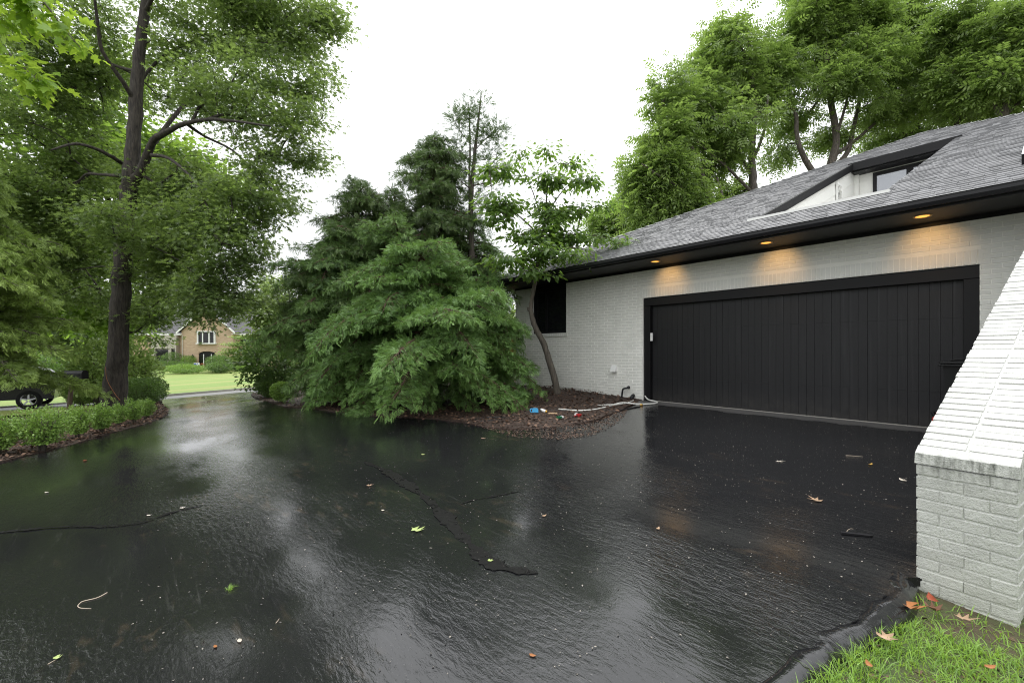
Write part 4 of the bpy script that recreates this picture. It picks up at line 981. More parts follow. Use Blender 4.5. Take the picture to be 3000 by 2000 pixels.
# dogwood leaning in front of the garage window
ZD = 11.0; db = bed(1632, ZD); db.z = zbr(db.x, db.y)
def Dg(px, py, dz=0): return W(px, py, ZD+dz)
dp = [[(db+Vector((0,0,-.06)), .105), (db+Vector((0,0,.05)), .092), (Dg(1625,1110), .082), (Dg(1607,1050), .076), (Dg(1590,1000), .07), (Dg(1571,965), .066), (Dg(1559,930), .062), (Dg(1555,900), .055), (Dg(1561,860), .05), (Dg(1572,800), .045), (Dg(1578,760), .04), (Dg(1590,690,.2), .032), (Dg(1600,600,.3), .022), (Dg(1605,500,.2), .01)],
      [(Dg(1554,910), .04), (Dg(1549,908,-.02), .038), (Dg(1548,900,-.03), .03)],
      [(Dg(1566,812), .03), (Dg(1556,790,-.1), .025), (Dg(1530,775,-.3), .02), (Dg(1490,765,-.5), .012), (Dg(1440,770,-.7), .007)],
      [(Dg(1576,770), .028), (Dg(1620,735,-.3), .02), (Dg(1690,725,-.6), .013), (Dg(1740,740,-.8), .008)],
      [(Dg(1585,710,.15), .025), (Dg(1650,690,.3), .018), (Dg(1740,690,.2), .012), (Dg(1820,712,0), .006)],
      [(Dg(1588,700,.15), .025), (Dg(1540,650,0), .018), (Dg(1480,600,-.3), .012), (Dg(1440,560,-.4), .006)],
      [(Dg(1595,640,.25), .02), (Dg(1640,570,.4), .014), (Dg(1690,520,.5), .008)], [(Dg(1592,660,.2), .02), (Dg(1560,560,.6), .013), (Dg(1520,470,.7), .007)]]
dbl = [B(px, py, rx, ry, ZD+dz, rzm) for px, py, rx, ry, dz, rzm in ((1520,450,80,18,.5,.35),(1440,520,40,20,.3,.3),(1770,600,36,20,.2,.3),(1790,640,40,18,.3,.3),(1420,600,30,20,0,.3),(1600,435,40,14,.2,.2),(1680,480,60,18,.4,.4),(1480,500,60,25,-.1,.5),(1720,530,70,25,.3,.5),(1600,530,80,28,.1,.6),(1480,600,70,30,-.3,.6),(1620,620,90,30,.4,.6),(1710,610,50,24,.2,.4),(1540,690,90,28,-.2,.6),(1450,640,50,25,-.4,.5),(1660,700,90,26,.2,.6),(1580,745,120,26,-.3,.7),(1690,745,70,18,-.7,.4),(1480,765,80,22,-.6,.5),(1780,700,60,16,.1,.3),(1820,712,32,14,-.1,.25),(1740,765,38,16,-.8,.25),(1560,800,70,16,-.5,.4),(1620,660,60,40,0,.5))]
tree('dogwood_tree', 'slender leaning dogwood in front of the garage window', 'tree', dp, dbl, 470, 13, 'oval', .13, ('pale_bark','pale_bark','dogwood_leaf'), 61, spread=(.17,.17,.045), step=.18, rt=.0035, droop=.75, flat=1.3, shell=1.5, sides=10, loc=db)
# hemlock at the left edge
hb = onground(-95, 9.2)
conifer('hemlock_tree', 'light green hemlock with drooping feathery boughs at the far left', 'conifer', hb, 6.3, [(0,.7),(.1,1.45),(.2,1.7),(.35,1.65),(.5,1.5),(.62,1.2),(.72,.85),(.85,.5),(1,.1)], 170, ('grey_bark','hemlock_leaf'), 71, spray=.14, density=1.2, rise=.28, droop=.45, trunk_r=.11, z0=1.2, tuft=.5)
# maple whose branches hang in at the top left
ZM = 6.4
def Mp(px, py, dz=0): return W(px, py, ZM+dz)
mbs = onground(-560, 7.2)
mp_ = [[(mbs+Vector((0,0,-.1)), .2), (mbs+Vector((0,0,.1)), .17), (mbs+Vector((0,0,2.5)), .14), (mbs+Vector((.1,.1,4.5)), .11), (mbs+Vector((.2,.1,6.5)), .07), (mbs+Vector((.2,.1,8.5)), .03)],
       [(mbs+Vector((.15,.1,5.2)), .06), (Mp(-300,-120,.4), .045), (Mp(-80,-110,.2), .03), (Mp(60,-60), .02), (Mp(130,10), .012), (Mp(180,75), .008), (Mp(235,140), .004)],
       [(mbs+Vector((.1,.1,4.6)), .05), (Mp(-300,-20,.3), .035), (Mp(-120,50,.1), .025), (Mp(0,135), .014), (Mp(60,190), .01), (Mp(110,235), .006), (Mp(140,255), .003)]]
mbl = [B(px, py, rx, ry, ZM, .12) for px, py, rx, ry in ((100,10,45,25),(150,50,35,25),(190,90,30,22),(230,130,25,20),(60,20,40,25),(30,150,35,25),(70,195,32,24),(110,230,28,22),(135,250,20,16),(0,60,50,60))]+[B(px, py, rx, ry, ZM, .2, .04) for px, py, rx, ry in ((-60,20,60,50),(-150,60,80,80),(-250,-60,100,100))]+[(mbs+Vector((.2,.1,7.5)), (1.2,1.2,1.5), .06)]
tree('maple_tree', 'bright yellow-green maple whose two leafy branches hang in at the upper left corner', 'tree', mp_, mbl, 210, 13, 'maple', .135, ('grey_bark','grey_bark','maple_leaf'), 81, spread=(.12,.12,.07), step=.2, rt=.0022, droop=.9, flat=1.0, shell=1.5, sides=8, loc=mbs)
# trees that stand behind the oak on the left
def simple(name, label, px, Z, H, R, ntw, per, leaf, size, mats, seed, group=None, low=.25, tr=.16, shape=None, spread=None, lean=0, flat=.75, droop=.4, rt=.006, gz_=None):
    b = onground(px, Z); rg = np.random.default_rng(seed)
    polys = [[(b+Vector((0,0,-.15)), tr*1.3), (b+Vector((0,0,.2)), tr), (b+Vector((rg.normal(0,.1),rg.normal(0,.1),H*.35)), tr*.8), (b+Vector((rg.normal(0,.3)+lean*.5,rg.normal(0,.3),H*.65)), tr*.5), (b+Vector((lean,0,H*.92)), tr*.15)]]
    for k in range(6):
        a = k*1.9+rg.normal(0,.3); h = H*(low+.08*k); e = Vector((math.cos(a)*R*.75, math.sin(a)*R*.75, h+H*.22))
        polys.append([(b+Vector((0,0,h)), tr*.45), (b+Vector((e.x*.45, e.y*.45, h+H*.12)), tr*.3), (b+e, tr*.12)])
    bl = []
    for k in range(16):
        u = rg.random(); h = H*(low+(1-low)*(.08+.86*u)); pr = math.sin(math.pi*min(1, .18+.8*u))**.8
        a = rg.random()*6.28; rr = R*.62*pr*math.sqrt(rg.random()); q = R*(.30+.2*rg.random())*max(.5, pr)
        bl.append((b+Vector((math.cos(a)*rr+lean*u, math.sin(a)*rr, h)), (q, q, q*.6), 1))
    return tree(name, label, 'tree', polys, bl, ntw, per, leaf, size, mats, seed, group, spread=spread or (.45,.45,.28), step=.5, rt=rt, droop=droop, flat=flat, sides=9, loc=b)
BG = 'trees beyond the oak on the left'
simple('maple_tree', 'full leafy tree right behind the hemlock and the oak', 325, 18.5, 15, 5.0, 750, 44, 'small', .26, ('oak_bark','oak_bark','back_leaf'), 91, BG, low=.10)
simple('maple_tree', 'full leafy tree cut by the left edge, behind the hemlock', -160, 15, 13, 4.0, 550, 44, 'small', .26, ('oak_bark','oak_bark','back_leaf'), 92, BG, low=.08)
# tall trees behind the house
def tall(px, Z, H, label, stems, crown, seed, ntw, per=14, size=.48):
    b = onground(px, Z); polys = []
    for i, s in enumerate(stems): polys.append([((b+Vector((0,0,-.2)) if (i == 0 and k == 0) else W(x, y, Z+dz)), r) for k, (x, y, dz, r) in enumerate(s)])
    bl = [B(x, y, rx*1.12, ry*1.15, Z+dz, rzm, 1.0) for x, y, rx, ry, dz, rzm in crown]; ntw = int(ntw*1.25)
    cx = sum(c[0] for c in crown)/len(crown); cy = sum(c[1] for c in crown)/len(crown); sx = np.std([c[0] for c in crown])*1.45; sy = np.std([c[1] for c in crown])*1.45
    bl.append(B(cx, cy, sx, sy, Z, 2.2, .06))
    return tree('walnut_tree', label, 'tree', polys, bl, ntw, per, 'compound', size, ('grey_bark','grey_bark','walnut_leaf'), seed, 'tall trees behind the garage roof', spread=(.42,.42,.34), step=.55, rt=.011, droop=.5, flat=.9, shell=2.4, sides=10, rmax=.12, loc=b, clump=(9, .52))
ZT = 27.
tall(2210, ZT, 20, 'tall tree with one straight dark trunk above the left slope of the roof',
     [[(2210,1060,0,.32),(2212,900,0,.28),(2209,600,0,.24),(2205,520,0,.22),(2203,430,0,.19),(2212,330,0,.14),(2200,200,0,.1),(2190,90,0,.05)],[(2205,520,0,.12),(2160,440,.5,.1),(2140,350,.8,.07),(2130,240,1,.04)],[(2206,470,0,.1),(2240,380,-.5,.07),(2250,280,-1,.04)],[(2208,570,0,.1),(2140,500,-1,.07),(2070,440,-1.5,.05),(2000,380,-2,.03)]],
     [(2140,120,60,75,0,1.4),(2090,190,65,60,.5,1.4),(2230,180,55,60,.5,1.2),(2060,280,75,55,-.5,1.5),(2190,290,80,50,1,1.5),(2010,360,70,50,0,1.4),(2140,390,90,45,-1,1.5),(1970,450,60,40,.5,1.3),(2080,480,70,40,.5,1.3),(2000,540,60,40,0,1.2),(2160,570,50,40,1.5,1.0),(2230,90,28,32,0,.7)], 101, 520)
tall(2050, ZT-2, 13, 'shorter leaning tree at the left foot of the roofline trees',
     [[(2095,1060,0,.24),(2090,800,0,.2),(2078,620,0,.16),(2060,520,0,.13),(2030,440,0,.09),(1980,330,0,.05)],[(2078,620,0,.1),(2010,560,-.8,.07),(1940,520,-1.2,.05),(1880,480,-1.5,.03)],[(2100,700,0,.1),(2120,600,.4,.07),(2100,520,.8,.05)]],
     [(1960,250,38,32,0,.8),(1930,300,34,30,.3,.8),(1980,390,48,42,0,1.1),(1920,440,40,36,.3,1),(1900,520,50,36,0,1),(1870,580,46,32,.4,.9),(1990,580,60,40,-.4,1),(1900,640,55,30,0,.9),(2060,610,50,36,-.5,.9),(1850,500,24,22,0,.5),(1960,480,50,40,-.6,1.0)], 102, 330)
tall(2420, ZT+1, 21, 'tall tree with several forking trunks over the middle of the roof',
     [[(2420,1060,0,.36),(2425,800,0,.32),(2430,520,0,.26),(2450,420,0,.2),(2440,330,0,.17),(2425,240,0,.13),(2420,130,0,.08),(2430,20,0,.05)],[(2425,560,0,.2),(2360,470,-.3,.16),(2335,400,-.4,.13),(2330,330,-.3,.1),(2290,300,0,.07),(2260,250,.3,.05)],[(2432,500,0,.18),(2480,450,.3,.15),(2500,380,.4,.12),(2520,290,.6,.09),(2560,220,.8,.06),(2600,150,.8,.04)],[(2440,460,.1,.12),(2520,400,.5,.1),(2600,330,1,.07),(2680,290,1.4,.04)],[(2450,400,0,.1),(2480,300,-.6,.07),(2500,200,-1,.05)]],
     [(2390,60,75,60,0,1.6),(2320,120,55,60,.8,1.4),(2490,70,80,65,.5,1.6),(2300,210,65,55,-.5,1.5),(2420,160,85,50,1,1.6),(2540,170,90,55,-.5,1.7),(2620,230,75,45,.4,1.5),(2480,235,80,36,-1.4,1.3),(2590,330,75,40,.5,1.4),(2320,330,65,45,.8,1.3),(2400,400,60,35,1.2,1.1),(2680,310,50,36,0,1.0),(2560,60,60,50,0,1.3),(2430,-50,140,60,0,2),(2290,440,50,40,1,1)], 103, 640)
tall(2650, ZT+3, 19, 'tall tree behind the roof peak, right of the forking one',
     [[(2650,1060,0,.3),(2650,700,0,.26),(2650,420,0,.2),(2640,330,0,.16),(2660,200,0,.1),(2650,60,0,.05)],[(2650,420,0,.12),(2710,330,.5,.08),(2740,240,.8,.05)],[(2648,380,0,.1),(2600,300,-.5,.07),(2580,220,-.8,.04)]],
     [(2640,60,70,65,0,1.6),(2690,150,60,55,.4,1.4),(2600,120,60,50,.5,1.3),(2720,250,60,40,0,1.2),(2640,260,60,45,1,1.3),(2760,310,55,40,0,1.1),(2700,380,60,30,.8,1.0),(2650,-60,90,50,0,1.6),(2590,410,60,30,1,1.0)], 104, 380)
tall(2800, ZT-1, 17, 'tree with a narrow high crown behind the right slope of the roof',
     [[(2800,1060,0,.28),(2802,600,0,.22),(2800,380,0,.18),(2815,260,0,.12),(2820,140,0,.07),(2790,50,0,.03)],[(2800,340,0,.1),(2760,270,.4,.06),(2740,210,.6,.04)],[(2802,300,0,.1),(2850,220,-.3,.06),(2870,120,-.5,.03)]],
     [(2800,60,48,50,0,1.1),(2850,100,40,45,.4,1),(2780,130,40,40,.5,.9),(2820,200,55,45,0,1.1),(2770,240,40,36,-.4,.9),(2850,290,55,36,.4,1),(2800,330,40,24,0,.8)], 105, 230)
tall(2960, ZT-3, 16, 'broad tree at the right edge behind the roof slope',
     [[(2935,1060,0,.28),(2937,500,0,.22),(2940,350,0,.18),(2960,250,0,.12),(2970,140,0,.07)],[(2938,350,0,.12),(2900,280,.3,.08),(2880,210,.5,.05)],[(2940,340,0,.12),(3010,280,.4,.08),(3080,230,.8,.05)]],
     [(2960,60,70,40,0,1.3),(2920,130,55,45,.4,1.1),(2990,150,70,50,0,1.4),(2940,220,70,42,-.5,1.3),(2900,290,45,30,.4,.9),(3000,270,60,40,.4,1.2),(3080,160,80,80,0,1.6),(3080,60,80,60,0,1.4)], 106, 330)
tall(1835, ZT+6, 9, 'small far tree peeping over the roof end beside the dogwood',
     [[(1835,1050,0,.16),(1835,800,0,.13),(1836,700,0,.09),(1830,620,0,.04)],[(1835,720,0,.06),(1790,680,0,.04)],[(1836,710,0,.06),(1870,670,0,.04)]],
     [(1800,640,45,32,0,1),(1850,610,40,30,.3,.9),(1830,680,60,26,0,1),(1770,680,36,24,0,.8),(1880,680,45,30,0,.9),(1750,640,26,22,0,.6)], 107, 200, 22, .45)
# ------------------------------------------------------------------ shrubs
HG = 'small shrubs in a row along the driveway'
def hz(px, py): 
    p = G(px, py, .045); d = Vector((p.x, p.y, 0)).normalized(); q = p+d*.17; q.z = gz(q.x, q.y)+.04; return q
s1 = shrub('box_shrub', 'box shrub cut by the left edge, nearest of the row along the drive', hz(-8,1338), .27, .56, 3600, 'small', .037, 'box_leaf', 1, HG, ragged=.25, stems=9, vase=.42, z0=.2)
s2 = shrub('box_shrub', 'broad twiggy box shrub, second nearest of the row, with brown twigs showing', hz(124,1324), .33, .64, 4600, 'small', .036, 'box_leaf', 2, HG, ragged=.3, stems=13, vase=.42, z0=.2)
s3 = shrub('box_shrub', 'upright box shrub with a dark hollow below, right of the broad twiggy one', hz(228,1288), .19, .54, 2700, 'small', .034, 'box_leaf', 3, HG, ragged=.28, stems=9, vase=.42, z0=.2)
for px, py, src, rz, sc, lab in ((298,1271,s3,3.3,1.0,'rounded light green box shrub just before the oak trunk'),(347,1250,s3,4.0,.82,'small box shrub in front of the right foot of the oak'),(393,1241,s3,5.2,.92,'box shrub on the mulch right of the oak, before the tip of the strip'),(430,1227,s3,.9,.80,'last little box shrub at the tip of the mulch strip')):
    copy_tree(src, hz(px, py), rz, (sc, sc, sc*.97), lab, HG)
shrub('clipped_hedge', 'clipped boxy hedge bush behind the oak at the bend of the drive', onground(408,14.4), .62, .92, 7000, 'small', .05, 'dark_shrub_leaf', 3, clip=1, ragged=.05)
shrub('clipped_hedge', 'clipped rounded hedge bush ending the row at the bend of the drive', onground(452,15.2), .40, .88, 4500, 'small', .045, 'dark_shrub_leaf', 4, clip=1, ragged=.03)
shrub('globe_shrub', 'round clipped globe shrub at the right mouth of the driveway', G(826,1178,.045), .30, .57, 6000, 'small', .038, 'box_leaf', 5, clip=1, ragged=.02)
shrub('round_shrub', 'dark loose shrub low behind the globe shrub', G(905,1172,.045)+Vector((-.3,.3,0)), .40, .60, 3600, 'small', .05, 'dark_shrub_leaf', 6)
shrub('round_shrub', 'dark shrub at the driveway mouth under the tall leafy shrub', G(770,1168,.045)+Vector((-.2,.25,0)), .38, .62, 4000, 'small', .055, 'dark_shrub_leaf', 7)
shrub('round_shrub', 'small dark shrub right of the globe shrub at the edge of the conifers', G(962,1180,.045)+Vector((-.3,.3,0)), .36, .55, 3200, 'small', .05, 'dark_shrub_leaf', 8)
rh = onground(805,15.2)
shrub('leafy_shrub', 'large leafy shrub with dark glossy leaves left of the conifers', rh, 1.05, 2.05, 5200, 'oval', .11, 'dark_shrub_leaf', 9, ragged=.22, z0=.15)
simple('redbud_tree', 'light green small tree between the oak crown and the conifers', 835, 18.5, 5.2, 1.9, 260, 26, 'oval', .15, ('grey_bark','grey_bark','bright_shrub_leaf'), 95, low=.3, tr=.06, spread=(.28,.28,.14), flat=1.2, droop=.7, rt=.004)
# brighter planting between oak and street
bs = 'shrubs by the street left of the oak'
shrub('viburnum_shrub', 'pale green tall shrub directly left of the oak trunk', onground(285,16.0), .85, 2.35, 3600, 'oval', .13, 'bright_shrub_leaf', 10, bs, ragged=.25, z0=.2)
shrub('viburnum_shrub', 'pale green tall shrub showing right of the oak trunk', onground(392,15.9), .75, 2.1, 3000, 'oval', .12, 'bright_shrub_leaf', 11, bs, ragged=.3, z0=.2)
shrub('grass_clump', 'fine-leaved yellow-green mound between mailbox and oak', onground(242,17.0), .55, .95, 3600, 'small', .09, 'bright_shrub_leaf', 12, ragged=.08, stems=5, up=2.5)
shrub('grass_clump', 'fine-leaved green mound tucked against the left of the oak trunk', onground(288,16.8), .5, .9, 3000, 'small', .09, 'box_leaf', 13, ragged=.08, stems=5, up=2.5)
# dark shrubs across the street on the left
for i, (px, Z, R, H, lab) in enumerate(((165,31,1.6,2.6,'dark shrub across the street right of the parked car'),(60,34,2.4,3.4,'big dark shrub across the street behind the parked car'),(-60,32,2.2,3.2,'big dark shrub across the street at the left edge'),(255,36,2.2,3.0,'dark shrub across the street behind the oak'))):
    shrub('street_shrub', lab, onground(px, Z), R, H, 4200, 'small', .17, 'dark_shrub_leaf', 30+i, 'dark shrubs across the street', ragged=.15)
rm = onground(1487,17.5)
shrub('japanese_maple', 'low rusty red maple glimpsed beside the downspout', rm, 1.0, 1.75, 3400, 'small', .11, 'red_maple_leaf', 15, ragged=.15, z0=.3)
shrub('leafy_shrub', 'bright green shrub glimpsed between the conifers and the downspout', onground(1455,21), 1.5, 3.4, 4200, 'small', .17, 'bright_shrub_leaf', 16, ragged=.2)

# ------------------------------------------------------------------ house across the street
FH = W(607, 1025, 70.); FH.z = -1.53
RT = Vector((SN, CS, 0)); FW = Vector((-CS, SN, 0))
XF = Matrix(((RT.x, FW.x, 0, FH.x), (RT.y, FW.y, 0, FH.y), (0, 0, 1, FH.z), (0, 0, 0, 1)))
t = NT('tan_brick'); tcg = t.n('TexCoord'); bt = t.n('TexBrick'); mpp = t.n('Mapping'); mpp.inputs['Rotation'].default_value = (math.radians(90),0,0); 
geo = t.n('NewGeometry'); vt = t.n('VectorMath', operation='DOT_PRODUCT'); t.l(geo.outputs['Position'], vt.inputs[0]); vt.inputs[1].default_value = RT; sp = t.n('SeparateXYZ'); t.l(geo.outputs['Position'], sp.inputs[0]); cb_ = t.n('CombineXYZ'); t.l(vt.outputs['Value'], cb_.inputs[0]); t.l(sp.outputs['Z'], cb_.inputs[1])
t.l(cb_.outputs[0], bt.inputs['Vector']); bt.inputs['Scale'].default_value = 1; bt.inputs['Brick Width'].default_value = .42; bt.inputs['Row Height'].default_value = .14; bt.inputs['Mortar Size'].default_value = .014
bt.inputs['Color1'].default_value = (.46,.33,.22,1); bt.inputs['Color2'].default_value = (.36,.245,.16,1); bt.inputs['Mortar'].default_value = (.42,.34,.26,1); t.col(bt.outputs['Color']); t.set(Roughness=.8)
plain('beige_panel', (.42,.385,.33), .6, var=.05); plain('charcoal_roof', (.06,.058,.064), .7, var=.3, scale=3); plain('door_red', (.05,.018,.018), .4)
fh = thing('far_house', 'tan brick two storey house with arched front door across the lawn', 'house', FH)
def fb(name, mat, boxes, parent=fh):
    mb = MB()
    for b in boxes: mb.box(*b)
    return mb.build(name, MAT[mat], parent, xf=XF)
mb = MB()
mb.box(-3.95, -1.32, 0, .3, -.5, 5.6); mb.box(1.32, 3.95, 0, .3, -.5, 5.6); mb.box(-1.32, 1.32, 0, .3, 2.45, 5.6); mb.box(-3.95, -3.65, .3, 9, -.5, 5.6); mb.box(3.65, 3.95, .3, 9, -.5, 5.6)
mb.prism([(-3.95,0,5.6),(3.95,0,5.6),(0,0,9.0)], (0,.3,0))
mb.box(-13, -3.95, 1.5, 1.8, -.5, 5.3); mb.box(3.95, 12, 1.5, 1.8, -.5, 5.3); mb.box(-13, -12.7, 1.8, 10, -.5, 5.3); mb.box(11.7, 12, 1.8, 10, -.5, 5.3); mb.box(-13, 12, 9.7, 10, -.5, 5.3)
mb.build('wall', MAT['tan_brick'], fh, xf=XF)
mb = MB()
mb.add([(-4.5,-.45,5.35),(0,-.45,9.3),(0,9,9.3),(-4.5,9,5.35)], [(0,1,2,3)]); mb.add([(4.5,-.45,5.35),(4.5,9,5.35),(0,9,9.3),(0,-.45,9.3)], [(0,1,2,3)])
mb.add([(-13.4,1.0,5.2),(-3.6,1.0,5.2),(-1.6,5.75,8.9),(-11,5.75,8.9),(-11,5.75,8.9)], [(0,1,2,3)]); mb.add([(3.6,1.0,5.2),(12.4,1.0,5.2),(10,5.75,8.9),(1.6,5.75,8.9)], [(0,1,2,3)])
mb.add([(-13.4,10.5,5.2),(-11,5.75,8.9),(10,5.75,8.9),(12.4,10.5,5.2)], [(0,1,2,3)]); mb.add([(-13.4,1,5.2),(-11,5.75,8.9),(-13.4,10.5,5.2)], [(0,1,2)]); mb.add([(12.4,1,5.2),(12.4,10.5,5.2),(10,5.75,8.9)], [(0,1,2)])
mb.build('roof', MAT['charcoal_roof'], fh, xf=XF)
mb = MB()
for s in (-1,1): mb.prism([(s*4.5,-.45,5.12),(s*4.5,-.45,5.40),(0,-.45,9.36),(0,-.45,9.06)], (0,.08,0))
mb.box(-13.4, -4.2, .98, 1.06, 5.0, 5.22); mb.box(4.2, 12.4, .98, 1.06, 5.0, 5.22); mb.box(-4.5,-3.95,-.45,1.5,5.10,5.14); mb.box(3.95,4.5,-.45,1.5,5.10,5.14); mb.build('trim', MAT['white_trim'], fh, xf=XF)
w1 = fb('window', 'white_trim', [(-1.36,-1.22,-.35,0,3.75,5.45),(1.22,1.36,-.35,0,3.75,5.45),(-.56,-.42,-.35,0,3.75,5.45),(.42,.56,-.35,0,3.75,5.45),(-1.5,1.5,-.42,0,3.6,3.75),(-1.4,1.4,-.36,0,5.45,5.6)])
fb('pane', 'dark_glass', [(-1.22,-.56,-.16,-.12,3.75,5.45),(-.42,.42,-.28,-.24,3.75,5.45),(.56,1.22,-.16,-.12,3.75,5.45)], w1)
# arched door with sidelights
mb = MB(); arc = [(1.32*math.cos(a), 2.0+.45*math.sin(a)) for a in np.linspace(0, math.pi, 13)]
mb.prism([(-1.32,.12,-.1),(1.32,.12,-.1)]+[(x,.12,z) for x, z in arc], (0,.12,0)); dr = mb.build('front_door', MAT['black_trim'], fh, xf=XF)
fb('sidelight', 'dark_glass', [(-1.15,-.68,.07,.11,.3,1.95)], dr); fb('sidelight', 'dark_glass', [(.68,1.15,.07,.11,.3,1.95)], dr); fb('door_leaf', 'door_red', [(-.5,.5,.05,.11,0,.75)], dr); fb('door_glass', 'dark_glass', [(-.4,.4,.05,.11,.8,1.95)], dr); fb('jamb', 'white_trim', [(-.64,-.54,.04,.11,0,2.05),(.54,.64,.04,.11,0,2.05)], dr)
mb = MB()
for a0, a1 in zip(np.linspace(0, math.pi, 15)[:-1], np.linspace(0, math.pi, 15)[1:]):
    q = [(r*math.cos(a), -.03, 2.0+.36*r*math.sin(a)) for r, a in ((1.34,a0),(1.34,a1-.02),(1.62,a1-.02),(1.62,a0))]; mb.prism(q, (0,.06,0))
mb.build('arch', MAT['tan_brick'], fh, xf=XF)
for sx in (-2.1, 2.0):
    mb = MB(); mb.lathe([(.06,-.02),(.14,.08),(.17,.4),(.2,.42),(.06,.58),(.02,.7)], (sx,-.22,1.35), 8); mb.box(sx-.03,sx+.03,-.22,0,1.3,1.36); mb.build('lantern', MAT['black_metal'], fh, xf=XF)
mb = MB(); mb.tube([(-3.75,-.08,-.2),(-3.75,-.08,4.9),(-3.95,-.3,5.2)], .07, 8); mb.build('downspout', MAT['beige_panel'], fh, xf=XF)
by = fb('bay', 'beige_panel', [(-9.2,-5.3,.7,1.5,-.5,.75),(-9.2,-8.6,.7,1.5,.75,2.9),(-6.5,-6.1,.7,1.5,.75,2.9),(-5.5,-5.3,.7,1.5,.75,2.9),(-9.2,-5.3,.7,1.5,2.9,4.9),(-8.6,-5.5,1.1,1.5,.75,2.9)])
fb('pane', 'dark_glass', [(-8.5,-6.6,.9,.95,.85,2.7)], by); fb('pane', 'dark_glass', [(-6.05,-5.55,.9,.95,.85,2.7)], by)
by = fb('bay', 'beige_panel', [(4.9,8.4,.8,1.5,-.6,.7),(4.9,5.2,.8,1.5,.7,2.5),(7.2,7.6,.8,1.5,.7,2.5),(8.25,8.4,.8,1.5,.7,2.5),(4.9,8.4,.8,1.5,2.5,2.9),(5.2,8.25,1.2,1.5,.7,2.5)])
fb('pane', 'dark_glass', [(5.25,7.15,1.0,1.05,.75,2.4)], by); fb('pane', 'dark_glass', [(7.65,8.2,1.0,1.05,.75,2.4)], by)
w2 = fb('window', 'beige_panel', [(4.3,9.6,1.4,1.5,3.4,3.55),(5.9,6.1,1.4,1.5,3.55,5.0),(7.9,8.1,1.4,1.5,3.55,5.0)]); fb('pane', 'dark_glass', [(4.3,5.9,1.44,1.49,3.55,5.0)], w2); fb('pane', 'dark_glass', [(6.1,7.9,1.44,1.49,3.55,5.0)], w2); fb('pane', 'dark_glass', [(8.1,9.6,1.44,1.49,3.55,5.0)], w2)
fb('doorstep', 'pale_concrete', [(-1.6,1.6,-1.6,-.02,-.5,-.05)])
def fp(px, d, zoff=0):  # a spot in front of that house
    p = W(px, 1025, 70+d); p.z = gz(p.x, p.y)+.03; return p
# planting before it
HBD = 'planting in front of the far house'
def mound(name, lab, px, d, R, H, n, mat, seed, sc=(1,1,1), size=.12, **kw):
    r = shrub(name, lab, fp(px, d), R, H, n, 'small', size, mat, seed, HBD, stems=4, **kw); r.scale = sc; r.rotation_euler[2] = math.atan2(RT.y, RT.x); return r
mound('long_hedge', 'long clipped dark green hedge left of the far front door', 494, -6, 4.3, 1.35, 9000, 'dark_shrub_leaf', 61, (1,.22,1), clip=1, ragged=.03)
mound('spreading_juniper', 'wide low light green juniper on the far lawn', 542, -10.5, 2.9, 1.2, 9000, 'box_leaf', 62, (1,.5,1), ragged=.1)
mound('rounded_bush', 'taller green bush right of the far front door', 640, -8, 1.6, 2.2, 6000, 'dark_shrub_leaf', 63, ragged=.08)
mound('rounded_bush', 'lower dark bush in front of the taller one by the far door', 645, -10, 1.6, 1.45, 5000, 'dark_shrub_leaf', 64, ragged=.08)
mound('ground_plants', 'low leafy plants right of the bushes at the far house', 715, -7, 2.2, .9, 5000, 'box_leaf', 65, (1,.4,1), ragged=.1)
mound('rounded_bush', 'dark mounded bush under the left bay of the far house', 506, -.9, 1.6, 2.5, 4000, 'dark_shrub_leaf', 66, ragged=.08)
mound('rounded_bush', 'small leafy bush between downspout and door of the far house', 552, -.9, 1.1, 1.9, 2500, 'box_leaf', 67)
mound('rounded_bush', 'green bush at the left end of the far hedge', 410, -2.5, 2.0, 2.2, 4000, 'dark_shrub_leaf', 68)
mound('rounded_bush', 'dark bush under the right bay of the far house', 690, -1.2, 2.3, 1.7, 4000, 'dark_shrub_leaf', 69, (1,.5,1))
db2 = fp(700, -4.5)
tree('dogwood_tree', 'layered light green small tree in front of the far house', 'tree', [[(db2+Vector((0,0,-.1)), .13), (db2+Vector((0,0,.9)), .11), (db2+Vector((.1,.1,2.2)), .08), (db2+Vector((0,0,4.2)), .03)]],
     [(db2+RT*a+Vector((0,0,h)), (r,r,.28), 1) for a, h, r in ((-1.2,1.6,1.6),(.9,1.9,1.6),(-1.6,2.5,1.3),(0,2.9,1.8),(1.8,2.8,1.2),(-.6,3.7,1.4),(.8,3.9,1.2),(.1,4.7,.9),(-2.2,2.0,.7),(2.4,2.3,.7))], 240, 26, 'small', .22, ('grey_bark','grey_bark','bright_shrub_leaf'), 96, spread=(.35,.35,.10), step=.4, rt=.006, flat=1.5, sides=8, loc=db2)
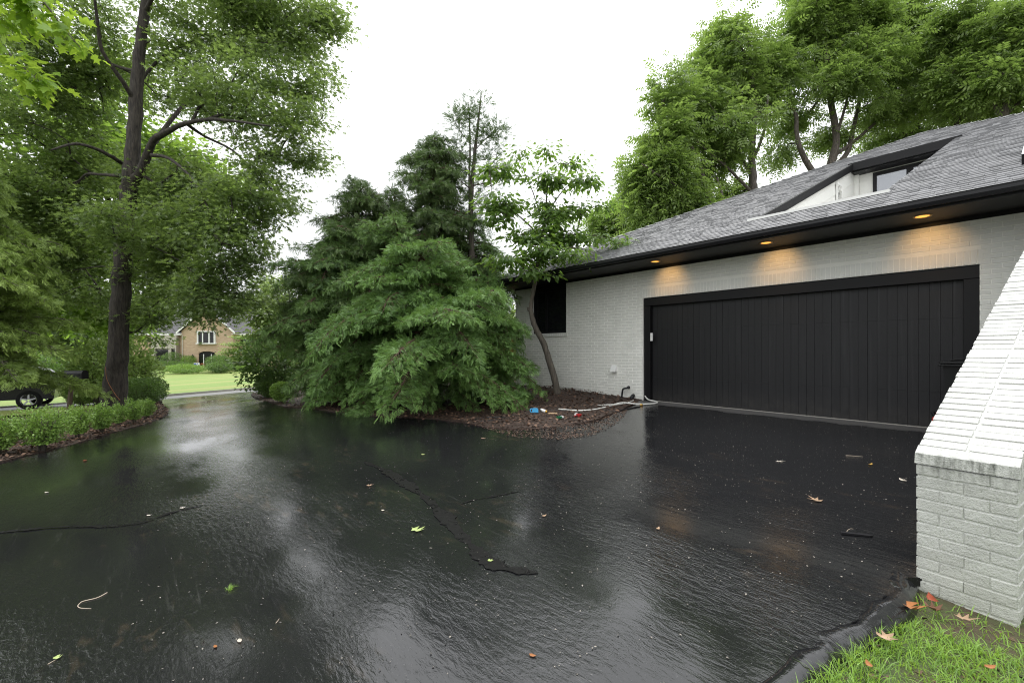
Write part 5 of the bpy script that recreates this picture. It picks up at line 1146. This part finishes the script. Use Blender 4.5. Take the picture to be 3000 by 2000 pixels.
# sign and pot on that lawn
sg = fp(576, -9.3); plain('sign_blue', (.07,.13,.42), .5); 
th_ = thing('yard_sign', 'small blue and white shield shaped sign on the far lawn', 'sign', sg)
X2 = Matrix(((RT.x, FW.x, 0, sg.x), (RT.y, FW.y, 0, sg.y), (0,0,1,sg.z), (0,0,0,1)))
mb = MB(); mb.prism([(-.38,0,1.3),(-.38,0,.7),(0,0,.42),(.38,0,.7),(.38,0,1.3)], (0,.04,0)); mb.build('panel', MAT['white_trim'], th_, xf=X2)
mb = MB(); mb.prism([(-.33,-.01,1.25),(-.33,-.01,.98),(-.03,-.01,.98),(-.03,-.01,1.25)], (0,.009,0)); mb.prism([(.03,-.01,.92),(.03,-.01,.55),(.30,-.01,.74),(.30,-.01,.92)], (0,.009,0)); mb.prism([(.05,-.01,1.25),(.2,-.01,1.25),(.05,-.01,1.05)], (0,.009,0)); mb.prism([(-.3,-.01,.9),(-.3,-.01,.74),(-.06,-.01,.58),(-.06,-.01,.9)], (0,.009,0)); mb.build('emblem', MAT['sign_blue'], th_, xf=X2)
mb = MB(); mb.tube([(0,.05,-.1),(0,.05,.9)], .03, 6); mb.build('stake', MAT['black_metal'], th_, xf=X2)
pt = fp(591, -3.0); pt.z += .0
th_ = thing('potted_plant', 'white pot beside the far front door', 'pot', pt)
mb = MB(); mb.lathe([(.18,-.05),(.26,.1),(.32,.42),(.35,.45),(.30,.45)], pt, 14); mb.build('pot', MAT['white_trim'], th_, True)
rgp = np.random.default_rng(4); n = 120; d = nrm(rgp.normal(size=(n,3))); P = np.array(pt[:])+np.array([0,0,.5])+d*np.array([.3,.3,.18]); link('leaves', leaves_mesh('leaves', 'small', P, d, np.tile([0,0,1.], (n,1)), np.full(n, .16), rgp.random(n)), MAT['red_maple_leaf'], th_)
# tree line beyond that house
FT = 'trees beyond the far house'
labs = ['hazy tree with thin branches above the roof of the far house','broad hazy tree behind the chimney end of the far house','hazy tree behind the left wing of the far house','hazy tree far left across the street','pale round tree far beyond the conifers','hazy tree beyond the gap by the downspout','broad hazy tree at the far left edge','hazy tree deep behind the garage']
for i, (px, Z, H, R) in enumerate(((770,95,19,6.5),(660,105,15,7),(430,92,17,8),(230,75,15,7.5),(960,85,12,7),(1300,80,11,7),(30,68,15,8),(1530,75,9,6))):
    simple('far_tree', labs[i], px, Z, H, R, 260, 26, 'small', .8, ('grey_bark','grey_bark','far_leaf'), 110+i, FT, low=.12, tr=.25, spread=(.9,.9,.6), rt=.016)
# ------------------------------------------------------------------ mailbox, car, bin, toys, hoses, leaves
plain('timber', (.13,.095,.065), .8, var=.3, scale=12, bump=.4); plain('car_paint', (.012,.013,.015), .2); plain('tyre', (.012,.012,.012), .8); plain('alloy', (.55,.55,.57), .25, .9); plain('tail_red', (.35,.01,.01), .25)
plain('blue_plastic', (.07,.40,.72), .38, var=.05); plain('red_plastic', (.46,.03,.03), .38, var=.05); plain('white_plastic', (.78,.78,.76), .4, var=.04); plain('green_plastic', (.02,.16,.07), .4, var=.05); plain('yellow_plastic', (.75,.42,.05), .4, var=.05); plain('hose_white', (.66,.66,.62), .45, var=.06); plain('hose_black', (.013,.013,.014), .45); plain('brass', (.62,.38,.10), .35, .9); plain('tan_wood', (.42,.29,.17), .7, var=.2); plain('bin_plastic', (.007,.0075,.008), .45, spec=.3); plain('paper_white', (.74,.73,.70), .6)
p0 = onground(201, 11.6)
mbx = thing('mailbox', 'black mailbox on a leaning wooden post left of the oak', 'mailbox', p0)
mb = MB(); mb.tube([p0+Vector((0,0,-.1)), p0+RT*.03+Vector((0,0,.5)), p0+RT*.10+Vector((0,0,1.02))], [.055,.05,.048], 7); mb.build('post', MAT['timber'], mbx)
c0 = p0+RT*.14+Vector((0,0,1.12)); mb = MB(); sec = [(-.09,-.10),(.09,-.10),(.09,.02)]+[(.09*math.cos(a), .02+.09*math.sin(a)) for a in np.linspace(.3, math.pi-.3, 7)]+[(-.09,.02)]
mb.prism([c0-RT*.26+FW*a+Vector((0,0,b)) for a, b in sec], RT*.52); box_ = mb.build('box', MAT['black_metal'], mbx)
mb = MB(); mb.prism([c0+RT*.262+FW*a*1.08+Vector((0,0,b*1.08)) for a, b in sec], RT*.02); mb.build('door', MAT['black_metal'], box_)
mb = MB(); f0 = c0-FW*.1+RT*.05; mb.prism([f0+Vector((0,0,-.02)), f0+RT*.16+Vector((0,0,-.02)), f0+RT*.16+Vector((0,0,.02)), f0+Vector((0,0,.02))], FW*.008); mb.build('flag', MAT['black_metal'], box_)
# parked car on the street, mostly behind the hemlock
wc = onground(86, 16.6); ax = Vector((0,1,0)).lerp(RT, .15).normalized(); sx_ = Vector((ax.y, -ax.x, 0))
co = wc - ax*.55 - sx_*.80; car = thing('parked_car', 'black car with silver wheels half hidden behind the hemlock', 'car', co)
XC = Matrix(((ax.x, sx_.x, 0, co.x), (ax.y, sx_.y, 0, co.y), (0,0,1,co.z+.02), (0,0,0,1)))
mb = MB(); prof = [(-3.5,.35),(-3.55,.75),(-3.3,.95),(-2.4,1.05),(-1.7,1.5),(.2,1.55),(.75,1.42),(1.15,1.02),(1.25,.8),(1.2,.35)]
def xs(y, k): return [(x, y, z if z < 1.0 else z) for x, z in prof]
mb.prism([(x, -.86, z) for x, z in prof], (0,1.72,0)); mb.build('body', MAT['car_paint'], car, xf=XC)
for sy in (-.868, .862):
    mb = MB(); mb.prism([(-2.2,sy,1.06),(-1.6,sy,1.42),(.15,sy,1.46),(.65,sy,1.36),(.85,sy,1.06)], (0,.006,0)); mb.build('side_window', MAT['dark_glass'], car, xf=XC)
mb = MB(); mb.prism([(1.17,-.8,1.03),(1.17,.8,1.03),(.80,.7,1.40),(.80,-.7,1.40)], (.012,0,.008)); mb.build('rear_window', MAT['dark_glass'], car, xf=XC)
for wx in (-2.6, .55):
    for sy in (-.80, .80):
        mb = MB(); n = 24; R0 = .34
        def ring(r, y): return [(wx+r*math.cos(2*math.pi*k/n), y, .33+r*math.sin(2*math.pi*k/n)) for k in range(n)]
        s = 1 if sy > 0 else -1; rs = [ring(.20, sy+s*.10), ring(.24, sy+s*.115), ring(.31, sy+s*.11), ring(.34, sy+s*.06), ring(.34, sy-s*.10)]
        mb.add([v for r in rs for v in r], [(i*n+k, i*n+(k+1) % n, (i+1)*n+(k+1) % n, (i+1)*n+k) for i in range(4) for k in range(n)]); wh = mb.build('wheel', MAT['tyre'], car, True, xf=XC)
        mb = MB(); y = sy+s*.105
        rs = [ring(.225, y), ring(.205, y+s*.012), ring(.19, y-s*.04)]; mb.add([v for r in rs for v in r], [(i*n+k, i*n+(k+1) % n, (i+1)*n+(k+1) % n, (i+1)*n+k) for i in range(2) for k in range(n)])
        for k in range(5):
            a = 2*math.pi*k/5+.3; u = (math.cos(a), math.sin(a)); v = (-u[1], u[0])
            mb.prism([(wx+u[0]*r+v[0]*w_, y-s*.01, .33+u[1]*r+v[1]*w_) for r, w_ in ((.03,-.03),(.20,-.022),(.20,.022),(.03,.03))], (0,s*.012,0))
        mb.build('rim', MAT['alloy'], wh, xf=XC)
# wheelie bin behind the wing wall
bn = onwall(2856, 1200, 8.44); bn.z = gz(bn.x, bn.y)+.03
bin_ = thing('wheelie_bin', 'black wheelie bin half hidden behind the wing wall beside the garage door', 'bin', bn)
mb = MB(); 
lo = [(-.20,-.22),(.20,-.22),(.20,.20),(-.20,.20)]; hi = [(-.27,-.30),(.27,-.30),(.27,.28),(-.27,.28)]
mb.add([bn+Vector((x,y,.03)) for x, y in lo]+[bn+Vector((x,y,.92)) for x, y in hi], [(3,2,1,0),(4,5,6,7),(0,1,5,4),(1,2,6,5),(2,3,7,6),(3,0,4,7)]); mb.build('body', MAT['bin_plastic'], bin_)
mb = MB(); mb.box(bn.x-.31, bn.x+.31, bn.y-.35, bn.y+.31, bn.z+.925, bn.z+.95, .006); mb.box(bn.x-.30, bn.x+.30, bn.y-.34, bn.y+.30, bn.z+.955, bn.z+.985, .008); mb.tube([bn+Vector((-.2,-.30,1.0)), bn+Vector((0,-.30,1.03)), bn+Vector((.2,-.30,1.0))], .013, 6); mb.build('lid', MAT['bin_plastic'], bin_)
mb = MB(); mb.tube([bn+Vector((-.25,.24,.12)), bn+Vector((-.20,.24,.12))], .11, 16); mb.build('wheel', MAT['tyre'], bin_); mb = MB(); mb.tube([bn+Vector((.20,.24,.12)), bn+Vector((.25,.24,.12))], .11, 16); mb.build('wheel', MAT['tyre'], bin_)
# red canister
rc = onwall(2738, 1240, 8.42); rc.z = gz(rc.x, rc.y)+.03; rc.x += .10
cn = thing('fuel_can', 'small red plastic can peeping out behind the wing wall', 'can', rc); mb = MB(); mb.box(rc.x-.12, rc.x+.12, rc.y-.07, rc.y+.07, rc.z, rc.z+.24, .025); mb.tube(catmull([rc+Vector((-.08,0,.23)), rc+Vector((-.06,0,.30)), rc+Vector((.05,0,.30)), rc+Vector((.08,0,.23))], 4), .013, 8); mb.build('body', MAT['red_plastic'], cn); mb = MB(); mb.tube([rc+Vector((-.10,0,.23)), rc+Vector((-.12,0,.29))], .022, 10); mb.build('spout', MAT['black_metal'], cn)
# hoses
def dz(p, h): return Vector((p.x, p.y, zdrive(p.x, p.y)+h))
def hose(name, pts, r, mat, label, extra=None):
    q = [dz(G(x, y, .04), r+h) for x, y, h in pts]
    mb = MB(); mb.tube(catmull(q, 8), r, 8); o = mb.build(name, MAT[mat], None, True); return tag(o, label, 'hose')
hose('white_hose', [(1636,1199,.0),(1690,1203,0),(1740,1200,0),(1785,1193,.02),(1820,1187,.05),(1860,1186,.02),(1905,1185,.01),(1926,1181,.01),(1918,1177,.01),(1898,1174,.03),(1886,1167,.10)], .015, 'hose_white', 'long thick white hose bending round in front of the door frame')
hose('white_hose', [(1722,1192,.0),(1745,1188,0),(1780,1192,.045),(1805,1193,.055),(1835,1185,.03),(1856,1177,.03)], .0125, 'hose_white', 'shorter white hose crossing over the long one beside the wall')
hose('white_hose', [(1790,1183,.0),(1815,1184,.0),(1838,1183,.0),(1850,1180,.0)], .011, 'hose_white', 'short white hose end lying between the long hose and the wall')
hose('black_hose', [(1500,1216,.0),(1545,1210,0),(1580,1206,0),(1620,1203,0),(1660,1202,0)], .010, 'hose_black', 'thin black hose running behind the blue jug')
hose('black_hose', [(1386,1231,.0),(1405,1234,0),(1432,1232,0),(1460,1226,.0),(1480,1222,0),(1440,1222,0),(1405,1226,0),(1388,1230,.0)], .011, 'hose_black', 'looped black hose on the mulch edge under the cypress')
hose('black_hose', [(1835,1190,0),(1800,1198,0),(1770,1203,0),(1810,1203,0),(1845,1196,0),(1875,1190,0)], .010, 'hose_black', 'black hose loop under the white hoses')
bp_ = dz(G(1879,1187,.04), .022); mb = MB(); mb.tube([bp_-RT*.03, bp_+RT*.0, bp_+RT*.03], [.020,.026,.018], 12); tag(mb.build('hose_fitting', MAT['brass'], None), 'small brass hose fitting beside the white hose', 'fitting')
# toys
p = dz(G(1567,1209,.04), 0); jug = thing('toy_jug', 'light blue plastic jug lying by the black hose', 'jug', p)
mb = MB(); q = [p+RT*x+Vector((0,0,z)) for x, z in ((-.085,.0),(.105,.0),(.105,.12),(.08,.155),(-.05,.155),(-.085,.11))]; mb.prism([v-FW*.05 for v in q], FW*.10); mb.build('body', MAT['blue_plastic'], jug)
mb = MB(); mb.tube(catmull([p+RT*-.07+Vector((0,0,.14)), p+RT*-.13+Vector((0,0,.13)), p+RT*-.145+Vector((0,0,.06)), p+RT*-.08+Vector((0,0,.02))], 5), .015, 8); mb.build('handle', MAT['blue_plastic'], jug, True)
p = dz(G(1592,1208,.04), .0); sc_ = thing('toy_scoop', 'white and yellow plastic scoop leaning against the blue jug', 'toy', p)
mb = MB(); mb.tube([p+RT*-.09+Vector((0,0,.12)), p+RT*-.02+Vector((0,0,.07)), p+RT*.05+Vector((0,0,.045))], [.02,.05,.052], 12); mb.build('cup', MAT['white_plastic'], sc_); mb = MB(); mb.tube([p+RT*.052+Vector((0,0,.046)), p+RT*.115+Vector((0,0,.045))], [.04,.03], 12); mb.build('cap', MAT['yellow_plastic'], sc_)
p = dz(G(1618,1213,.04), .017); mb = MB(); mb.tube([p-RT*.085, p-RT*.08, p, p+RT*.09, p+RT*.095], [.008,.016,.017,.018,.010], 9); tag(mb.build('wood_stick', MAT['tan_wood'], None, True), 'short pale wooden stick on the wet debris', 'stick')
def truck(px, py, cabm, bodm, label, rz):
    p = dz(G(px, py, .03), 0); t_ = thing('toy_truck', label, 'toy truck', p, 'toy trucks left out in the wet', 0)
    c, s = math.cos(rz), math.sin(rz); a = RT*c+FW*s; b = FW*c-RT*s
    XT = Matrix(((a.x, b.x, 0, p.x), (a.y, b.y, 0, p.y), (0,0,1,p.z), (0,0,0,1)))
    mb = MB(); mb.box(-.10,.12,-.045,.045,.03,.052,.006); mb.add([(-.11,-.06,.055),(.02,-.06,.055),(.02,.06,.055),(-.11,.06,.055),(-.13,-.07,.115),(.04,-.07,.115),(.04,.07,.115),(-.13,.07,.115)], [(3,2,1,0),(0,1,5,4),(1,2,6,5),(2,3,7,6),(3,0,4,7)]); mb.build('bed', MAT[bodm], t_, xf=XT)
    mb = MB(); mb.prism([(.045,-.05,.052),(.125,-.05,.052),(.125,-.05,.085),(.105,-.05,.13),(.045,-.05,.13)], (0,.10,0)); mb.build('cab', MAT[cabm], t_, xf=XT)
    for wx in (-.07, .085):
        for sy in (-.062, .048):
            mb = MB(); mb.tube([(wx,sy,.033),(wx,sy+.014,.033)], .033, 14); mb.build('wheel', MAT['tyre'] if bodm == 'green_plastic' else MAT[bodm], t_, xf=XT)
truck(1641, 1229, 'white_plastic', 'green_plastic', 'green toy truck with a white cab', .5)
truck(1693, 1221, 'white_plastic', 'red_plastic', 'red toy truck with white parts, right of the green one', 2.4)
for o in bpy.data.objects:
    k = {'toy_jug': .62, 'toy_scoop': .62, 'toy_truck': .50}.get(o.name.split('.')[0])
    if k: o.scale = (k, k, k)
# flat black plastic bar, bent twig, grass tuft
p = G(2510,1566,.035); d = (G(2558,1571,.035)-G(2465,1562,.035)); d.z = 0; L_ = d.length; d.normalize(); n_ = Vector((-d.y, d.x, 0)); p = dz(p, .004)
mb = MB(); mb.prism([p+d*a+n_*b for a, b in ((-.5*L_,-.014),(.38*L_,-.014),(.5*L_,-.003),(.5*L_,.003),(.38*L_,.014),(-.42*L_,.014),(-.42*L_,.010),(-.46*L_,.010),(-.46*L_,.014),(-.5*L_,.014))], (0,0,.012)); tag(mb.build('plastic_stake', MAT['black_metal'], None), 'flat black plastic stake lying before the wing wall', 'stake')
def gstick(name, pts, r, mat, label, cat='twig'):
    mb = MB(); q = [dz(G(x, y, .03), r) for x, y in pts]; mb.tube(catmull(q, 6), [r*(1-.5*i/(6*(len(pts)-1))) for i in range(6*(len(pts)-1)+1)], 6); return tag(mb.build(name, MAT[mat], None, True), label, cat)
plain('pale_twig', (.42,.35,.27), .7, var=.2)
gstick('bent_twig', [(314,1735),(285,1750),(245,1760),(233,1767),(228,1775),(236,1780),(250,1781),(267,1782)], .0030, 'pale_twig', 'thin pale hooked twig on the near left asphalt')
gstick('bent_twig', [(2480,1561),(2483,1553),(2492,1548),(2500,1549)], .0022, 'pale_twig', 'curled pale stem beside the black stake')
gstick('bent_twig', [(140,1945),(155,1936),(166,1930)], .0022, 'pale_twig', 'short thin twig with a green bud near the bottom left')
gstick('bent_twig', [(808,1825),(814,1818),(818,1812)], .002, 'pale_twig', 'tiny pale stem on the near asphalt, left of centre')
gstick('bent_twig', [(2478,1335),(2500,1336),(2528,1338)], .004, 'pale_twig', 'straight pale twig before the right end of the garage door')
p = dz(G(675,1727,.03), 0); tuft_ = thing('grass_tuft', 'single yellowing grass tuft growing out of a crack', 'grass tuft', p)
rgq = np.random.default_rng(6); n = 40; D = rgq.normal(size=(n,3)); D[:,2] = abs(D[:,2])*.9+.35; P = np.tile(np.array(p[:]), (n,1))+rgq.normal(0,.008,(n,3))*np.array([1,1,0])
def blades(name, P, D, L, wd_, tint):
    """narrow arching blades"""
    D = nrm(D); S = nrm(np.cross(D, np.array([0,0,1.])+rgq.normal(0,.2,D.shape))); n = len(P); hz_ = D*np.array([1,1,0])
    a = P-S*wd_[:,None]; b = P+S*wd_[:,None]; m = P+D*(L*.55)[:,None]; c = m-S*(wd_*.8)[:,None]; d = m+S*(wd_*.8)[:,None]; e = P+D*L[:,None]+hz_*(L*.35)[:,None]-np.array([0,0,1])*(L*.22)[:,None]
    V = np.stack([a,b,d,c,e], 1).reshape(-1,3); k = np.arange(n)*5
    Fc = np.concatenate([np.stack([k,k+1,k+2],1), np.stack([k,k+2,k+3],1), np.stack([k+3,k+2,k+4],1)])
    return np_mesh(name, V, Fc, np.repeat(tint, 5))
link('blades', blades('blades', P, D, rgq.uniform(.018,.05,n), rgq.uniform(.0010,.0018,n), rgq.random(n)), MAT['grass_blade'], tuft_)
# fallen leaves, one object each
def fallen(px, py, kind, size, col, label, rz, curl=.25, zo=None, tilt=.1):
    nm = 'leaf_'+col
    if nm not in MAT:
        cols = {'green': (.34,.42,.14), 'tan': (.36,.24,.15), 'orange': (.30,.115,.035), 'brown': (.14,.065,.035), 'red': (.26,.05,.018), 'pale': (.50,.45,.38), 'yellow': (.45,.27,.05)}
        plain(nm, cols[col], .5, var=.25, scale=40, bump=.2)
    p = G(px, py, .03) if zo is None else G(px, py, zo)
    p.z = (zdrive(p.x, p.y) if zo is None else gz(p.x, p.y)+zo)+.004
    V, T = TM[kind]; V = V.copy(); V[:,0] -= .5; r2 = V[:,0]**2+V[:,1]**2
    # subtle curl so that tips lift off the ground
    V = np.stack([V[:,0]*size, V[:,1]*size, size*(curl*r2+.05*np.abs(V[:,2]))], 1)
    V[:,2] += np.maximum(0, V[:,0])*tilt
    c, s = math.cos(rz), math.sin(rz); X_ = np.stack([V[:,0]*c-V[:,1]*s, V[:,0]*s+V[:,1]*c, V[:,2]], 1)+np.array(p[:])
    me = np_mesh('fallen_leaf', X_, T)
    o = link('fallen_leaf', me, MAT[nm])
    s_ = o.modifiers.new('t', 'SOLIDIFY'); s_.thickness = .0012
    return tag(o, label, 'leaf', 'single leaves fallen on the wet asphalt' if zo is None else 'dead leaves on the grass by the wing wall')
fallen(1224,1552,'oak',.125,'green','large pale green lobed oak leaf in the middle of the driveway',.4,.5)
fallen(2389,1465,'oak',.13,'tan','large tan oak leaf lying before the wing wall',2.7,.15)
fallen(2670,1785,'oak',.125,'orange','big orange-brown oak leaf curled against the asphalt edge by the wing wall',5.4,.9,.05,.3)
fallen(2730,1758,'oval',.085,'red','rust red curled leaf at the foot of the wing wall end',2.0,.6,.05,.15)
fallen(2737,1788,'maple',.075,'brown','dark brown crumpled leaf beside the orange oak leaf',.8,1.2,.05)
fallen(2598,1868,'maple',.075,'tan','star shaped tan leaf on the asphalt lip at the grass',1.1,.4,.05)
fallen(2830,1815,'oak',.09,'tan','tan oak leaf in the grass close under the wing wall',.3,.5,.06)
fallen(2900,1955,'oval',.05,'orange','small orange leaf in the grass near the bottom right',.9,.4,.06)
fallen(2545,1948,'oval',.045,'orange','narrow orange leaf on the grass at the asphalt edge',2.2,.5,.06)
fallen(2550,1362,'oval',.06,'yellow','small amber leaf before the right end of the garage door',1.3,.8)
fallen(2645,1409,'oval',.085,'pale','whitish scrap of leaf close to the wing wall',2.4,.3)
fallen(249,1350,'oval',.08,'red','bright orange-red leaf near the left shrub strip',.3,.2)
fallen(1083,1425,'oak',.07,'tan','tan leaf left of the wide tar strip',1.0,.6)
fallen(1122,1496,'oval',.04,'pale','small pale beige leaf beside the tar strip',.2,.3)
fallen(1560,1920,'oval',.035,'orange','small orange leaf near the bottom centre',.4,.5)
fallen(631,1896,'oval',.03,'orange','tiny orange leaf near the bottom left',.2,.4)
fallen(702,1878,'oval',.04,'pale','small white leaf near the bottom left',.0,.2)
fallen(137,1443,'oval',.055,'pale','pale pinkish leaf on the far left asphalt',.5,.2)
fallen(1928,1551,'oval',.045,'tan','tan leaf on the rippled asphalt right of centre',1.8,.8)
fallen(1594,1511,'oval',.045,'tan','tan leaf on the asphalt just right of the tar lines',1.4,.6)
fallen(535,1489,'oak',.05,'pale','pale curled leaf at the end of the long wavy tar line',.7,.7)
fallen(437,1510,'oval',.045,'pale','pale folded leaf on the long wavy tar line',.9,.5)
fallen(1437,1643,'maple',.035,'green','tiny green leaf at the lower end of the wide tar strip',.6,.5)
fallen(169,1928,'maple',.03,'green','tiny green bud leaf at the bottom left',.6,.8)
fallen(1240,1331,'oval',.075,'green','light green leaf lying towards the cypress',.1,.15)
fallen(1416,1283,'oak',.085,'tan','rusty leaf on the asphalt below the looped black hose',.3,.2)
fallen(2285,1352,'oak',.09,'pale','shredded pale leaf before the middle of the garage door',.5,.1)
fallen(1698,1256,'oval',.07,'tan','pinkish tan leaf in front of the red toy truck',.3,.1)
# grass in the near right corner
gp = [Vector(p) for p in ((-.50,3.50,0),(-.03,3.45,0),(-.02,5.5,0),(3.0,5.5,0),(3.0,.6,0),(-.70,.6,0),(-.72,1.8,0),(-.66,2.3,0),(-.60,2.6,0),(-.56,2.9,0),(-.50,3.15,0))]
rgq = np.random.default_rng(12); P = []
while len(P) < 46000:
    x = rgq.uniform(-.72, 3.0) if rgq.random() < .4 else rgq.uniform(-.72, 1.0); y = rgq.uniform(.6, 5.5) if x > -.02 else rgq.uniform(.6, 3.5)
    if not pip(gp, x, y): continue
    dn = math.sin(x*7+1)*math.sin(y*6+x*3)+.5*math.sin(x*17)*math.sin(y*15)
    if rgq.random() > .75+.4*dn: continue
    if 3.15 < y < 3.6 and x < 0 and rgq.random() < .75: continue
    P.append((x, y, gz(x, y)-.005))
P = np.array(P); n = len(P); D = rgq.normal(0, .55, (n,3)); D[:,2] = rgq.uniform(.5, 1.3, n)
o = link('grass', blades('grass', P, D, rgq.uniform(.03,.11,n), rgq.uniform(.0014,.0032,n), rgq.random(n)), MAT['grass_blade']); tag(o, 'wet green grass in the near right corner beside the wing wall', 'grass', kind='stuff')
scatter('straw', gp, 5200, lambda x, y: gz(x, y), 'small', .035, 'chip', 13, 'dead straw and leaf bits between the grass blades', lift=.004, flat=3)

# ------------------------------------------------------------------ light, sky, camera
ELEV, ROT = math.radians(68), math.radians(285)
w = bpy.data.worlds.new('World'); SC.world = w; w.use_nodes = True; nt = w.node_tree; bg = nt.nodes['Background']
sk = nt.nodes.new('ShaderNodeTexSky'); sk.sky_type = 'NISHITA'; sk.sun_disc = False; sk.sun_elevation = ELEV; sk.sun_rotation = ROT; sk.air_density = 1; sk.dust_density = 4; sk.ozone_density = 1
hs = nt.nodes.new('ShaderNodeHueSaturation'); hs.inputs['Saturation'].default_value = .12; nt.links.new(sk.outputs[0], hs.inputs['Color'])
mx = nt.nodes.new('ShaderNodeMix'); mx.data_type = 'RGBA'; mx.inputs[0].default_value = .8; nt.links.new(hs.outputs[0], mx.inputs[6]); mx.inputs[7].default_value = (11.6,11.8,12.0,1)
# overcast luminance: three times brighter overhead than at the horizon
tcw = nt.nodes.new('ShaderNodeTexCoord'); spw = nt.nodes.new('ShaderNodeSeparateXYZ'); nt.links.new(tcw.outputs['Generated'], spw.inputs[0])
mr = nt.nodes.new('ShaderNodeMapRange'); mr.inputs[1].default_value = 0; mr.inputs[2].default_value = 1; mr.inputs[3].default_value = .58; mr.inputs[4].default_value = 1.55; nt.links.new(spw.outputs['Z'], mr.inputs[0])
vm = nt.nodes.new('ShaderNodeVectorMath'); vm.operation = 'SCALE'; nt.links.new(mx.outputs[2], vm.inputs[0]); nt.links.new(mr.outputs[0], vm.inputs['Scale'])
nt.links.new(vm.outputs[0], bg.inputs['Color']); bg.inputs['Strength'].default_value = .1
L = bpy.data.lights.new('sun', 'SUN'); L.energy = .6; L.angle = math.radians(35); L.color = (1,.97,.92)
so = bpy.data.objects.new('sun', L); C.objects.link(so)
dvec = Vector((math.sin(ROT)*math.cos(ELEV), math.cos(ROT)*math.cos(ELEV), math.sin(ELEV)))
so.rotation_euler = dvec.to_track_quat('Z', 'Y').to_euler(); so.location = (0,0,30)
cam = bpy.data.cameras.new('camera'); cam.sensor_width = 36; cam.lens = F/3000*36; cam.shift_y = 25/3000; cam.clip_start = .05; cam.clip_end = 3000
co = bpy.data.objects.new('camera', cam); C.objects.link(co); co.location = (0,0,EYE); co.rotation_euler = (math.radians(90), 0, math.atan2(CS, SN)); SC.camera = co
SC.view_settings.view_transform = 'Standard'; SC.view_settings.look = 'None'; SC.view_settings.exposure = .9; SC.view_settings.gamma = 1; SC.view_settings.use_curve_mapping = False
SC.cycles.max_bounces = 7; SC.cycles.transparent_max_bounces = 4; SC.cycles.diffuse_bounces = 4; SC.cycles.glossy_bounces = 3; SC.cycles.transmission_bounces = 4; SC.cycles.use_denoising = True; SC.cycles.denoiser = 'OPENIMAGEDENOISE'; SC.cycles.denoising_input_passes = 'RGB_ALBEDO_NORMAL'; SC.cycles.denoising_prefilter = 'NONE'; SC.cycles.filter_width = 1.1; SC.cycles.use_adaptive_sampling = False; SC.cycles.sample_clamp_indirect = 8
